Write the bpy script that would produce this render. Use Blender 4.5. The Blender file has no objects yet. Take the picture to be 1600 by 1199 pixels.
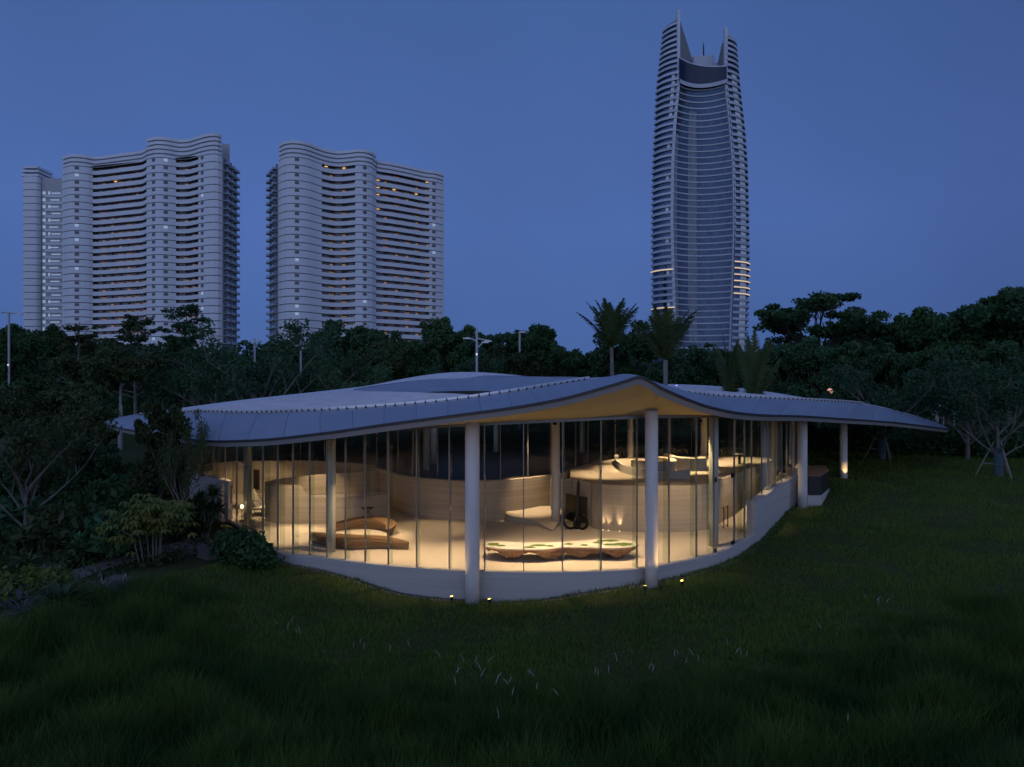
import bpy, bmesh, math, random
import numpy as np
from mathutils import Vector, Matrix

# ------------------------------------------------------------------ camera, sky, exposure
SC = bpy.context.scene
COL = SC.collection
CAMZ = 5.55
FPX = 1600 * 24 / 36.0
cam = bpy.data.cameras.new('camera'); camo = bpy.data.objects.new('camera', cam); COL.objects.link(camo)
camo.location = (0, 0, CAMZ); camo.rotation_euler = (math.pi / 2, 0, 0)
cam.lens = 24; cam.sensor_width = 36; cam.clip_end = 6000; cam.clip_start = 0.1
SC.camera = camo

world = bpy.data.worlds.new('World'); SC.world = world; world.use_nodes = True
_n = world.node_tree.nodes; _l = world.node_tree.links
bg = _n['Background']; bg.inputs[1].default_value = 1.0
_tc = _n.new('ShaderNodeTexCoord'); _sep = _n.new('ShaderNodeSeparateXYZ'); _l.new(_tc.outputs['Generated'], _sep.inputs[0])
def _ramp(sock, stops):
    mr = _n.new('ShaderNodeMapRange'); mr.inputs[1].default_value = -1; mr.inputs[2].default_value = 1; _l.new(sock, mr.inputs[0])
    r = _n.new('ShaderNodeValToRGB'); _l.new(mr.outputs[0], r.inputs[0]); e = r.color_ramp.elements
    while len(e) < len(stops): e.new(0.5)
    for k, (p, c) in enumerate(stops): e[k].position = (p + 1) / 2; e[k].color = (*c, 1)
    return r.outputs[0]
# the blue eastern half, by height
east = _ramp(_sep.outputs['Z'], [(-0.05, (.058, .118, .315)), (0.05, (.064, .128, .345)), (0.22, (.075, .146, .402)), (0.5, (.056, .118, .325)), (0.95, (.14, .22, .50))])
# the afterglow in the west, behind the camera
west = _ramp(_sep.outputs['Z'], [(-0.05, (.46, .55, .86)), (0.1, (.52, .61, .98)), (0.35, (.42, .54, .94)), (0.9, (.14, .22, .50))])
_mr = _n.new('ShaderNodeMapRange'); _mr.interpolation_type = 'SMOOTHSTEP'; _l.new(_sep.outputs['Y'], _mr.inputs[0])
_mr.inputs[1].default_value = 0.45; _mr.inputs[2].default_value = -0.75; _mr.inputs[3].default_value = 0; _mr.inputs[4].default_value = 1
_mx = _n.new('ShaderNodeMix'); _mx.data_type = 'RGBA'; _l.new(_mr.outputs[0], _mx.inputs[0]); _l.new(east, _mx.inputs[6]); _l.new(west, _mx.inputs[7])
# a little darker and more violet to the south (right)
_mr2 = _n.new('ShaderNodeMapRange'); _l.new(_sep.outputs['X'], _mr2.inputs[0])
_mr2.inputs[1].default_value = 0.15; _mr2.inputs[2].default_value = 0.62; _mr2.inputs[3].default_value = 0; _mr2.inputs[4].default_value = 1
_mx2 = _n.new('ShaderNodeMix'); _mx2.data_type = 'RGBA'; _mx2.blend_type = 'MULTIPLY'
_l.new(_mr2.outputs[0], _mx2.inputs[0]); _l.new(_mx.outputs[2], _mx2.inputs[6]); _mx2.inputs[7].default_value = (.80, .80, .82, 1)
# thin uneven veil
_nz = _n.new('ShaderNodeTexNoise'); _nz.inputs['Scale'].default_value = 2.6; _nz.inputs['Detail'].default_value = 4; _l.new(_tc.outputs['Generated'], _nz.inputs['Vector'])
_mr3 = _n.new('ShaderNodeMapRange'); _l.new(_nz.outputs[0], _mr3.inputs[0]); _mr3.inputs[1].default_value = .3; _mr3.inputs[2].default_value = .7; _mr3.inputs[3].default_value = .93; _mr3.inputs[4].default_value = 1.06
_vm = _n.new('ShaderNodeVectorMath'); _vm.operation = 'SCALE'; _l.new(_mx2.outputs[2], _vm.inputs[0]); _l.new(_mr3.outputs[0], _vm.inputs[3])
_l.new(_vm.outputs[0], bg.inputs[0])

SC.view_settings.view_transform = 'Standard'; SC.view_settings.look = 'None'; SC.view_settings.gamma = 1; SC.view_settings.exposure = 0
SC.render.engine = 'CYCLES'
cy = SC.cycles
cy.use_denoising = True
try: cy.denoiser = 'OPENIMAGEDENOISE'
except Exception: pass
cy.max_bounces = 8; cy.diffuse_bounces = 3; cy.glossy_bounces = 3; cy.transmission_bounces = 4; cy.transparent_max_bounces = 28
cy.caustics_reflective = False; cy.caustics_refractive = False; cy.sample_clamp_indirect = 3.0

# ------------------------------------------------------------------ helpers
rnd = random.Random(11)
def P(px, py, d):            # the point at depth d that the drawing of the site gives for a sight line
    return Vector(((px - 800) * d / FPX, d, CAMZ - (py - 600) * d / FPX))
def lerp(a, b, t): return a + (b - a) * t

def tag(o, label=None, cat=None, group=None, kind=None):
    if label: o['label'] = label
    if cat: o['category'] = cat
    if group: o['group'] = group
    if kind: o['kind'] = kind
    return o
def empty(name, loc=(0, 0, 0), rz=0, label=None, cat=None, group=None):
    o = bpy.data.objects.new(name, None); COL.objects.link(o); o.location = loc; o.rotation_euler = (0, 0, rz)
    o.empty_display_size = .2
    return tag(o, label, cat, group)
def wloc(o):
    v = Vector((0, 0, 0))
    while o is not None:
        v += o.location; o = o.parent
    return v
def link(name, me, mat=None, parent=None, world=True, loc=None):
    if mat is not None and not me.materials: me.materials.append(mat)
    o = bpy.data.objects.new(name, me); COL.objects.link(o)
    if parent is not None:
        o.parent = parent
        if world: o.location = -wloc(parent)
    if loc is not None: o.location = loc
    return o
def mesh(name, vs, fs, smooth=False):
    me = bpy.data.meshes.new(name); me.from_pydata([tuple(v) for v in vs], [], fs); me.update()
    if smooth: me.shade_smooth()
    return me
def obj(name, vs, fs, mat, parent=None, world=True, smooth=False, loc=None):
    return link(name, mesh(name, vs, fs, smooth), mat, parent, world, loc)
def fast_mesh(name, V, F, smooth=False):    # V (n,3), F (m,k) numpy
    me = bpy.data.meshes.new(name); k = F.shape[1]
    me.vertices.add(len(V)); me.vertices.foreach_set('co', np.ascontiguousarray(V, dtype=np.float32).ravel())
    me.loops.add(F.size); me.loops.foreach_set('vertex_index', F.ravel().astype(np.int32))
    me.polygons.add(len(F)); me.polygons.foreach_set('loop_start', (np.arange(len(F)) * k).astype(np.int32))
    me.update(calc_edges=True)
    if smooth: me.shade_smooth()
    return me

class MB:                    # collects verts and faces
    def __init__(s): s.v = []; s.f = []
    def add(s, vs, fs):
        o = len(s.v); s.v += [tuple(x) for x in vs]; s.f += [tuple(i + o for i in f) for f in fs]; return s
    def box(s, c, d, rz=0, rm=None):
        m = rm if rm is not None else Matrix.Rotation(rz, 3, 'Z')
        vs = [Vector(c) + m @ Vector((x * d[0] / 2, y * d[1] / 2, z * d[2] / 2)) for z in (-1, 1) for y in (-1, 1) for x in (-1, 1)]
        return s.add(vs, [(0, 2, 3, 1), (4, 5, 7, 6), (0, 1, 5, 4), (2, 6, 7, 3), (0, 4, 6, 2), (1, 3, 7, 5)])
    def tube(s, pts, rad, n=8, cap=True):
        pts = [Vector(p) for p in pts]; o = len(s.v)
        if not hasattr(rad, '__len__'): rad = [rad] * len(pts)
        ref = None
        for i, p in enumerate(pts):
            t = (pts[min(i + 1, len(pts) - 1)] - pts[max(i - 1, 0)])
            t = t.normalized() if t.length > 1e-9 else Vector((0, 0, 1))
            if ref is None: ref = Vector((1, 0, 0)) if abs(t.x) < .8 else Vector((0, 1, 0))
            a = (ref - t * ref.dot(t)).normalized(); b = t.cross(a); ref = a
            for k in range(n):
                w = 2 * math.pi * k / n
                s.v.append(tuple(p + (a * math.cos(w) + b * math.sin(w)) * rad[i]))
        for i in range(len(pts) - 1):
            for k in range(n):
                k2 = (k + 1) % n
                s.f.append((o + i * n + k, o + i * n + k2, o + (i + 1) * n + k2, o + (i + 1) * n + k))
        if cap:
            s.f.append(tuple(o + k for k in range(n))[::-1]); e = o + (len(pts) - 1) * n
            s.f.append(tuple(e + k for k in range(n)))
        return s
    def grid(s, rows, close=False):       # rows of equal length
        o = len(s.v); m = len(rows[0])
        for r in rows: s.v += [tuple(p) for p in r]
        for i in range(len(rows) - 1):
            for k in range(m if close else m - 1):
                k2 = (k + 1) % m
                s.f.append((o + i * m + k, o + i * m + k2, o + (i + 1) * m + k2, o + (i + 1) * m + k))
        return s
    def obj(s, name, mat, parent=None, world=True, smooth=False, loc=None):
        return obj(name, s.v, s.f, mat, parent, world, smooth, loc)
    def mesh(s, name, smooth=False): return mesh(name, s.v, s.f, smooth)

def catmull(pts, n=8, closed=False):
    pts = [Vector(p) for p in pts]; out = []; L = len(pts)
    for i in range(L if closed else L - 1):
        if closed: p0, p1, p2, p3 = pts[i - 1], pts[i], pts[(i + 1) % L], pts[(i + 2) % L]
        else: p0, p1, p2, p3 = pts[max(i - 1, 0)], pts[i], pts[i + 1], pts[min(i + 2, L - 1)]
        for k in range(n):
            t = k / n
            out.append(.5 * ((2 * p1) + (p2 - p0) * t + (2 * p0 - 5 * p1 + 4 * p2 - p3) * t * t + (3 * p1 - p0 - 3 * p2 + p3) * t ** 3))
    if not closed: out.append(pts[-1])
    return out
def resample(pts, step=None, n=None):
    pts = [Vector(p) for p in pts]; d = [0]
    for a, b in zip(pts, pts[1:]): d.append(d[-1] + (b - a).length)
    n = n or max(2, int(round(d[-1] / step)) + 1); out = []; j = 0
    for i in range(n):
        s = d[-1] * i / (n - 1)
        while j < len(d) - 2 and d[j + 1] < s: j += 1
        t = (s - d[j]) / max(1e-9, d[j + 1] - d[j]); out.append(pts[j].lerp(pts[j + 1], t))
    return out
def normals2(path):
    out = []
    for i in range(len(path)):
        t = path[min(i + 1, len(path) - 1)] - path[max(i - 1, 0)]
        out.append(Vector((-t.y, t.x, 0)).normalized())
    return out
def wall_strip(mb, path, z0, z1, th, side=0):
    """a standing wall along a plan path; z0, z1 numbers or lists; th thickness, centred unless side=+-1"""
    n = len(path); nr = normals2(path)
    f = lambda z, i: z[i] if hasattr(z, '__len__') else z
    a, b = (th / 2, -th / 2) if side == 0 else ((th, 0) if side > 0 else (0, -th))
    rows = []
    for off, zz in ((a, z0), (a, z1), (b, z1), (b, z0)):
        rows.append([Vector((path[i].x + nr[i].x * off, path[i].y + nr[i].y * off, f(zz, i))) for i in range(n)])
    rows.append(rows[0]); mb.grid(rows)
    o = len(mb.v); mb.v += [tuple(rows[k][0]) for k in range(4)] + [tuple(rows[k][-1]) for k in range(4)]
    mb.f += [(o, o + 1, o + 2, o + 3), (o + 7, o + 6, o + 5, o + 4)]
    return mb
def prism(mb, outline, z0, z1):
    n = len(outline); o = len(mb.v)
    mb.v += [(p[0], p[1], z0) for p in outline] + [(p[0], p[1], z1) for p in outline]
    mb.f += [tuple(o + i for i in range(n))[::-1], tuple(o + n + i for i in range(n))]
    mb.f += [(o + i, o + (i + 1) % n, o + n + (i + 1) % n, o + n + i) for i in range(n)]
    return mb

# ------------------------------------------------------------------ materials
def mat(name, col, rough=.6, metal=0, spec=.5, noise=None, bump=None, emit=None, estr=0, objvar=0, trans=0):
    """noise=(scale_xyz, amount, colour2)  bump=(scale_xyz, strength, distance)"""
    m = bpy.data.materials.new(name); m.use_nodes = True; nt = m.node_tree; b = nt.nodes['Principled BSDF']
    b.inputs['Base Color'].default_value = (*col, 1); b.inputs['Roughness'].default_value = rough
    b.inputs['Metallic'].default_value = metal; b.inputs['Specular IOR Level'].default_value = spec
    tc = nt.nodes.new('ShaderNodeTexCoord'); last = None
    def nz(sc, detail=4):
        mp = nt.nodes.new('ShaderNodeMapping'); mp.inputs['Scale'].default_value = sc; nt.links.new(tc.outputs['Object'], mp.inputs[0])
        t = nt.nodes.new('ShaderNodeTexNoise'); t.inputs['Scale'].default_value = 1; t.inputs['Detail'].default_value = detail
        nt.links.new(mp.outputs[0], t.inputs['Vector']); return t.outputs[0]
    if noise:
        r = nt.nodes.new('ShaderNodeMapRange'); nt.links.new(nz(noise[0], 5), r.inputs[0])
        r.inputs[1].default_value = .3; r.inputs[2].default_value = .7; r.inputs[3].default_value = 0; r.inputs[4].default_value = noise[1]
        x = nt.nodes.new('ShaderNodeMix'); x.data_type = 'RGBA'; nt.links.new(r.outputs[0], x.inputs[0])
        x.inputs[6].default_value = (*col, 1); x.inputs[7].default_value = (*noise[2], 1); last = x.outputs[2]
    if objvar:
        oi = nt.nodes.new('ShaderNodeObjectInfo'); r = nt.nodes.new('ShaderNodeMapRange'); nt.links.new(oi.outputs['Random'], r.inputs[0])
        r.inputs[3].default_value = 1 - objvar; r.inputs[4].default_value = 1 + objvar
        v = nt.nodes.new('ShaderNodeVectorMath'); v.operation = 'SCALE'; nt.links.new(r.outputs[0], v.inputs[3])
        if last is not None: nt.links.new(last, v.inputs[0])
        else: v.inputs[0].default_value = col
        last = v.outputs[0]
    if last is not None: nt.links.new(last, b.inputs['Base Color'])
    if bump:
        bp = nt.nodes.new('ShaderNodeBump'); bp.inputs['Strength'].default_value = bump[1]; bp.inputs['Distance'].default_value = bump[2]
        nt.links.new(nz(bump[0]), bp.inputs['Height']); nt.links.new(bp.outputs[0], b.inputs['Normal'])
    if emit: b.inputs['Emission Color'].default_value = (*emit, 1); b.inputs['Emission Strength'].default_value = estr
    if trans:
        tr = nt.nodes.new('ShaderNodeBsdfTranslucent'); mx = nt.nodes.new('ShaderNodeMixShader'); mx.inputs[0].default_value = trans
        if last is not None: nt.links.new(last, tr.inputs[0])
        else: tr.inputs[0].default_value = (*col, 1)
        nt.links.new(b.outputs[0], mx.inputs[1]); nt.links.new(tr.outputs[0], mx.inputs[2])
        nt.links.new(mx.outputs[0], nt.nodes['Material Output'].inputs[0])
    return m
def glass_mat(name, tint, ior=1.45, rough=0.0, boost=1.0):
    m = bpy.data.materials.new(name); m.use_nodes = True; nt = m.node_tree; nt.nodes.clear()
    out = nt.nodes.new('ShaderNodeOutputMaterial'); t = nt.nodes.new('ShaderNodeBsdfTransparent'); t.inputs[0].default_value = (*tint, 1)
    g = nt.nodes.new('ShaderNodeBsdfGlossy'); g.inputs['Roughness'].default_value = rough
    lw = nt.nodes.new('ShaderNodeLayerWeight'); f = nt.nodes.new('ShaderNodeMath'); f.operation = 'POWER'; nt.links.new(lw.outputs['Facing'], f.inputs[0]); f.inputs[1].default_value = 5
    lw.inputs[0].default_value = .5
    mm = nt.nodes.new('ShaderNodeMath'); mm.operation = 'MULTIPLY_ADD'; mm.inputs[1].default_value = .9; mm.inputs[2].default_value = ((ior - 1) / (ior + 1)) ** 2 * boost; nt.links.new(f.outputs[0], mm.inputs[0])
    x = nt.nodes.new('ShaderNodeMixShader'); nt.links.new(mm.outputs[0], x.inputs[0]); nt.links.new(t.outputs[0], x.inputs[1]); nt.links.new(g.outputs[0], x.inputs[2])
    nt.links.new(x.outputs[0], out.inputs[0]); return m
def leafmat(name, c, c2, sc=.6, trans=.25):
    return mat(name, c, .55, spec=.25, noise=((sc, sc, sc), 1, c2), objvar=.22, trans=trans)

M = dict(
    ground=mat('soil_and_turf', (.032, .046, .017), .95, spec=.1, noise=((.35, .35, .35), 1, (.052, .054, .022)), bump=((6, 6, 6), .6, .05)),
    lawn=mat('lawn_blades', (.086, .140, .026), .7, spec=.08, noise=((.45, .45, .45), 1, (.132, .192, .038)), trans=.25),
    tall=mat('tall_grass_blades', (.022, .064, .018), .7, spec=.08, noise=((.75, .75, .6), 1, (.10, .15, .030)), trans=.25),
    dryblade=mat('dry_blades', (.15, .125, .055), .8, spec=.05, noise=((1, 1, 1), 1, (.10, .075, .035)), trans=.2),
    plume=mat('grass_plume', (.32, .30, .27), .9),
    straw=mat('dry_grass', (.28, .26, .2), .9),
    plaster=mat('board_marked_concrete', (.50, .47, .43), .75, spec=.3, noise=((.25, .25, 7), .75, (.40, .375, .34)), bump=((.4, .4, 30), .35, .01)),
    inwall=mat('striated_wall', (.50, .43, .34), .7, spec=.3, noise=((.22, .22, 11), 1, (.38, .32, .25)), bump=((.3, .3, 34), .5, .012)),
    floor=mat('terrazzo_floor', (.58, .50, .41), .45, spec=.3, noise=((.5, .5, .5), .6, (.52, .45, .37))),
    ceiling=mat('soffit_lining', (.66, .55, .34), .7, spec=.2, noise=((.15, 1.6, 1), .7, (.57, .46, .27))),
    fascia=mat('fascia_metal', (.36, .35, .35), .5, spec=.4, noise=((.5, .5, .5), .5, (.31, .30, .30))),
    gutter=mat('gutter_metal', (.018, .018, .02), .5),
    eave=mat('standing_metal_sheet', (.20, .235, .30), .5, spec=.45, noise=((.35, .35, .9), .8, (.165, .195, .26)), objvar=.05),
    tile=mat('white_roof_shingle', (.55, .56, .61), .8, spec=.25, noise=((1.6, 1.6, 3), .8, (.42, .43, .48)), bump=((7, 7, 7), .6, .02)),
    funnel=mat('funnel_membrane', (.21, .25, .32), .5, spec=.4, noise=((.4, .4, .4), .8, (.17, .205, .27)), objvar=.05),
    cap=mat('ridge_cap_metal', (.86, .86, .88), .3, metal=.55),
    column=mat('painted_column', (.62, .585, .53), .55, spec=.35, noise=((1, 1, .6), .4, (.56, .53, .48))),
    mullion=mat('mullion_steel', (.26, .25, .23), .35, metal=.5),
    fin=glass_mat('glass_fin', (.87, .93, .87), 1.5, .02, 1.3),
    glass=glass_mat('clear_glass', (.95, .965, .95), 1.36, boost=1.35),
    dark=mat('blackened_steel', (.012, .011, .012), .4, metal=.4),
    darkbox=mat('dark_stone_cladding', (.018, .017, .018), .5),
    bronze=mat('bronze_screen', (.045, .032, .02), .45, metal=.5),
    timber=mat('oiled_timber', (.24, .145, .078), .5, noise=((.8, .8, 9), 1, (.15, .085, .045)), bump=((2, 2, 20), .3, .01)),
    root=mat('root_wood', (.36, .21, .12), .7, noise=((1.5, 1.5, 12), 1, (.18, .095, .05)), bump=((3, 3, 18), .8, .03)),
    resin=mat('white_table_inlay', (.74, .70, .62), .3, noise=((2.2, 2.2, 2.2), .5, (.52, .52, .40))),
    moss=mat('table_moss', (.065, .12, .03), .9, noise=((5, 5, 5), 1, (.11, .15, .03)), bump=((14, 14, 14), .8, .02)),
    whitefab=mat('white_upholstery', (.75, .72, .68), .8),
    redwood=mat('red_stained_panel', (.14, .035, .02), .5),
    bark=mat('pale_bark', (.20, .18, .155), .9, spec=.1, noise=((2, 2, 1), 1, (.11, .10, .085)), objvar=.25),
    palebark=mat('whitewashed_bark', (.27, .27, .28), .9),
    darkbark=mat('dark_bark', (.07, .06, .05), .9, spec=.1, noise=((2, 2, 1), 1, (.04, .036, .03))),
    wrap=mat('trunk_wrap', (.05, .085, .10), .9),
    stake=mat('timber_stake', (.24, .22, .19), .9),
    leaf=leafmat('dark_foliage', (.030, .090, .034), (.058, .110, .034)),
    leaf2=leafmat('blue_green_foliage', (.030, .100, .044), (.050, .100, .036)),
    leaf3=leafmat('olive_foliage', (.060, .080, .024), (.040, .062, .024)),
    leafy=leafmat('yellow_green_foliage', (.14, .15, .03), (.08, .115, .026), .9),
    leafp=leafmat('palm_foliage', (.050, .090, .027), (.085, .092, .027), .6),
    blade=leafmat('spiky_foliage', (.034, .072, .029), (.058, .084, .028), 1.5),
    purple=leafmat('purplish_foliage', (.15, .135, .14), (.09, .10, .085), 2.0),
    path=mat('path_paving', (.12, .105, .095), .85, noise=((2, 2, 2), .8, (.08, .07, .065)), bump=((8, 8, 8), .5, .01)),
    pebble=mat('pebbles', (.17, .155, .14), .85, noise=((9, 9, 9), 1, (.07, .06, .055))),
    stone=mat('rough_stone', (.10, .08, .07), .9, noise=((3, 3, 3), 1, (.06, .05, .045)), bump=((5, 5, 5), .8, .05)),
    court=mat('court_paving', (.055, .045, .04), .6, noise=((.6, .6, .6), .8, (.06, .055, .055))),
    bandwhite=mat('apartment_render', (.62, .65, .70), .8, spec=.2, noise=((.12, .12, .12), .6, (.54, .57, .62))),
    core=mat('recess_brick', (.15, .075, .05), .85, noise=((.8, .8, .3), .8, (.09, .05, .038))),
    bwin=mat('dark_window_glass', (.03, .035, .045), .12, spec=.6),
    rail=mat('balcony_rail_glass', (.36, .385, .42), .25, spec=.5),
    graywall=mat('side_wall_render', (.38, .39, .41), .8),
    warm=mat('lit_balcony_lamp', (.8, .6, .3), .5, emit=(1, .55, .16), estr=1.1),
    warmmid=mat('soft_lit_window', (.4, .28, .15), .5, emit=(1, .5, .2), estr=.16),
    warmdim=mat('dim_lit_window', (.4, .25, .12), .5, emit=(1, .42, .12), estr=.10),
    cool=mat('lit_stair_window', (.6, .65, .7), .5, emit=(.62, .80, 1), estr=.24),
    tglass=mat('tower_glass', (.032, .056, .11), .12, metal=.75, spec=.6, noise=((.35, .35, .25), .9, (.062, .095, .16))),
    tpale=mat('tower_painted_reflection', (.30, .36, .43), .3, spec=.6, noise=((1.2, 1.2, .2), 1, (.15, .19, .25)), objvar=.3),  # reflection on the tower glass, put into the colour
    tlit=mat('tower_lit_curtain', (.5, .56, .62), .3, spec=.5, noise=((1.0, 1.0, .6), 1, (.08, .11, .16)), emit=(.55, .72, 1), estr=.10, objvar=.3),
    tband=mat('tower_band_metal', (.42, .46, .53), .5, noise=((.2, .2, .2), .5, (.34, .38, .45)), objvar=.12),
    tfin=mat('tower_fin', (.46, .50, .57), .5, spec=.4),
    tdark=mat('tower_dark_crown', (.008, .018, .05), .2, spec=.4),
    tgrey=mat('tower_sail_panel', (.16, .17, .18), .7),
    gold=mat('lit_floor_edge', (.8, .6, .4), .5, emit=(1, .66, .32), estr=.75),
    lampglow=mat('spot_lens', (1, .9, .4), .5, emit=(1, .72, .10), estr=5),
    lampwarm=mat('warm_lens', (1, .9, .7), .5, emit=(1, .72, .38), estr=14),
    uplens=mat('uplight_lens', (1, .9, .7), .5, emit=(1, .72, .38), estr=1.5),
    lampwhite=mat('street_lens', (1, 1, 1), .5, emit=(.9, .95, 1), estr=.6),
    lampviolet=mat('violet_lens', (.6, .4, 1), .5, emit=(.45, .28, 1), estr=1.6),
    lampred=mat('rose_lens', (1, .5, .4), .5, emit=(1, .45, .3), estr=.7),
    pole=mat('galvanised_pole', (.36, .37, .39), .5),
    white=mat('white_paint', (.72, .70, .67), .6),
)

# ------------------------------------------------------------------ terrain
FRONT = [  # px along the glass line, plan x, plan y, wall-top z, floor line z, glass-head z
    (297, -14.7, 31.4, 1.54), (325, -13.3, 29.8, 1.54), (352, -12.0, 28.5, 1.54), (387, -10.3, 26.2, 0),
    (433, -7.77, 22.6, 0), (500, -6.1, 21.8, 0), (607, -3.75, 20.8, 0), (700, -1.9, 20.3, 0), (757, -.8, 20.15, 0),
    (840, .75, 20.07, 0), (940, 2.65, 20.2, 0), (1007, 3.99, 20.56, 0), (1087, 5.84, 21.7, 0), (1123, 6.8, 22.5, 0),
    (1173, 8.74, 25.0, 0), (1210, 11.0, 28.6, 0), (1240, 13.2, 31.9, 0)]
front_pts = catmull([(a[1], a[2], 0) for a in FRONT], 10)
front_px = [800 + p.x / p.y * FPX for p in front_pts]
def front_at(px):
    for i in range(len(front_px) - 1):
        if front_px[i] <= px <= front_px[i + 1]:
            t = (px - front_px[i]) / (front_px[i + 1] - front_px[i]); return front_pts[i].lerp(front_pts[i + 1], t)
    return front_pts[0].copy() if px < front_px[0] else front_pts[-1].copy()
def front_range(a, b, n):
    return [front_at(a + (b - a) * i / (n - 1)) for i in range(n)]
HEADX = [297, 352, 433, 511, 607, 700, 757, 840, 940, 1007, 1087, 1123, 1173, 1240]
HEADZ = [3.55, 3.6, 3.72, 3.9, 4.13, 4.28, 4.34, 4.42, 4.50, 4.54, 4.50, 4.45, 4.3, 3.98]
def head_z(px): return float(np.interp(px, HEADX, HEADZ))

BACKPLAN = [(14.3, 33.5), (13.8, 35.8), (11, 36.8), (7.8, 36.4), (5.3, 35.2), (3.5, 38), (2, 44), (-4, 46), (-10, 42), (-14, 36), (-15.1, 33)]
footprint = np.array([(p.x, p.y) for p in front_pts] + BACKPLAN)
def inside(poly, X, Y):
    res = np.zeros(X.shape, bool); j = len(poly) - 1
    for i in range(len(poly)):
        xi, yi = poly[i]; xj, yj = poly[j]
        c = ((yi > Y) != (yj > Y)) & (X < (xj - xi) * (Y - yi) / (yj - yi + 1e-12) + xi); res ^= c; j = i
    return res

TP = []  # terrain control points
for px, py, d in [(500, 890, 21.7), (567, 910, 21.0), (633, 928, 20.5), (700, 937, 20.2), (750, 941, 20.05), (840, 937, 19.95), (940, 922, 20.1),
                  (1007, 908, 20.45), (1073, 897, 21.4), (1123, 882, 22.4), (1173, 850, 24.9), (1207, 820, 28.0), (1240, 792, 31.2), (433, 872, 22.5), (345, 812, 28.6)]:
    p = P(px, py, d); TP.append((p.x, p.y, p.z))
TP += [(P(1018, 918, 20.1)).to_tuple(), (P(738, 943, 19.7)).to_tuple(), P(1254, 796, 30).to_tuple(), P(1318, 748, 36).to_tuple(), P(1318, 760, 33).to_tuple()]
TP += [(-4, 24, -.7), (0, 24, -.8), (4, 25, -.7), (0, 29, -.6), (-8, 27, -.5), (7, 29, -.5), (10, 33, -.2), (-5, 32, -.3), (-11, 32, -.2),
       (-12, 36, .2), (0, 40, .4), (9, 38, .5), (-8, 44, .8), (4, 46, .9),
       (22, 45, 1.1), (26, 36, 1.0), (32, 45, 1.3), (20, 30, .35), (16, 24, .0), (14, 20, -.1), (22, 22, .35), (28, 26, .8), (12, 16, .05), (18, 16, .45),
       (0, 8, .35), (6, 8, .35), (-6, 8, .2), (12, 9, .55), (-12, 9, .1), (0, 5, .9), (8, 4, 1.0), (-8, 4, .8), (0, 11.5, -.05), (5, 11.5, .0), (9, 12.5, .1), (-5, 11.5, -.15),
       (0, 15, -.62), (4, 15, -.5), (-4, 15, -.6), (0, 17.6, -.78), (8, 17, -.35), (-7, 18, -.35), (-10, 20, .05), (-13, 22, .2), (-11, 16, -.1), (-14, 15, -.15),
       (-18, 20, .2), (-20, 30, .6), (-26, 40, 1.0), (-17, 34, .4), (-25, 20, .4), (-22, 12, .1), (25, 12, .9), (32, 18, 1.2), (-30, 60, 1.4), (0, 62, 1.4), (30, 62, 1.6), (50, 45, 1.6), (-50, 40, 1.2),
       (0, -10, 1.0), (-25, -5, .8), (25, -5, 1.2), (60, 10, 1.5), (-60, 10, 1.0), (0, 90, 1.5), (60, 90, 1.6), (-60, 90, 1.5), (-100, 50, 1.3), (100, 50, 1.6)]
TP = np.array(TP, float)
_A = np.linalg.norm(TP[:, None, :2] - TP[None, :, :2], axis=2)
_K = np.block([[_A + np.eye(len(TP)) * .05 * -1, np.c_[np.ones(len(TP)), TP[:, :2] * 0]], [np.r_[np.ones((1, len(TP))), np.zeros((2, len(TP)))], np.zeros((3, 3))]])
_K[-2, -2] = _K[-1, -1] = 1
_W = np.linalg.solve(_K, np.r_[TP[:, 2], 0, 0, 0])
def terrain(X, Y):
    X = np.asarray(X, float); Y = np.asarray(Y, float); sh = X.shape; q = np.c_[X.ravel(), Y.ravel()]; out = np.empty(len(q))
    for s in range(0, len(q), 20000):
        c = q[s:s + 20000]; d = np.linalg.norm(c[:, None, :] - TP[None, :, :2], axis=2); out[s:s + 20000] = d @ _W[:len(TP)] + _W[len(TP)]
    r = np.hypot(q[:, 0], q[:, 1] - 30); w = np.clip((r - 90) / 60, 0, 1); out = out * (1 - w) + 1.4 * w
    out += .035 * np.sin(q[:, 0] * 1.3 + q[:, 1] * .7) * np.cos(q[:, 1] * 1.1 - q[:, 0] * .4)
    return out.reshape(sh)
def tz(x, y): return float(terrain(np.array([x]), np.array([y]))[0])
def geo(a, b, n): return list(np.geomspace(a, b, n))
gx = np.array([-x for x in geo(34, 3000, 22)][::-1] + list(np.arange(-33.4, 33.5, .5)) + geo(34, 3000, 22))
gy = np.array([-x for x in geo(2, 600, 10)][::-1] + list(np.arange(-1, 62, .5)) + geo(62.5, 4000, 26))
GX, GY = np.meshgrid(gx, gy); GZ = terrain(GX, GY)
GZ = np.where(inside(footprint, GX, GY), np.minimum(GZ, -.35), GZ)
_V = np.c_[GX.ravel(), GY.ravel(), GZ.ravel()]; _w = len(gx)
_I = (np.arange(len(gy) - 1)[:, None] * _w + np.arange(_w - 1)[None]).ravel()
tag(link('ground', fast_mesh('ground', _V, np.c_[_I, _I + 1, _I + 1 + _w, _I + _w], True), M['ground']), kind='structure')

# ------------------------------------------------------------------ pavilion
pav = empty('pavilion', (0, 26, 0), 0, 'low glass pavilion with a curving white roof and warm light inside', 'pavilion')
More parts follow.
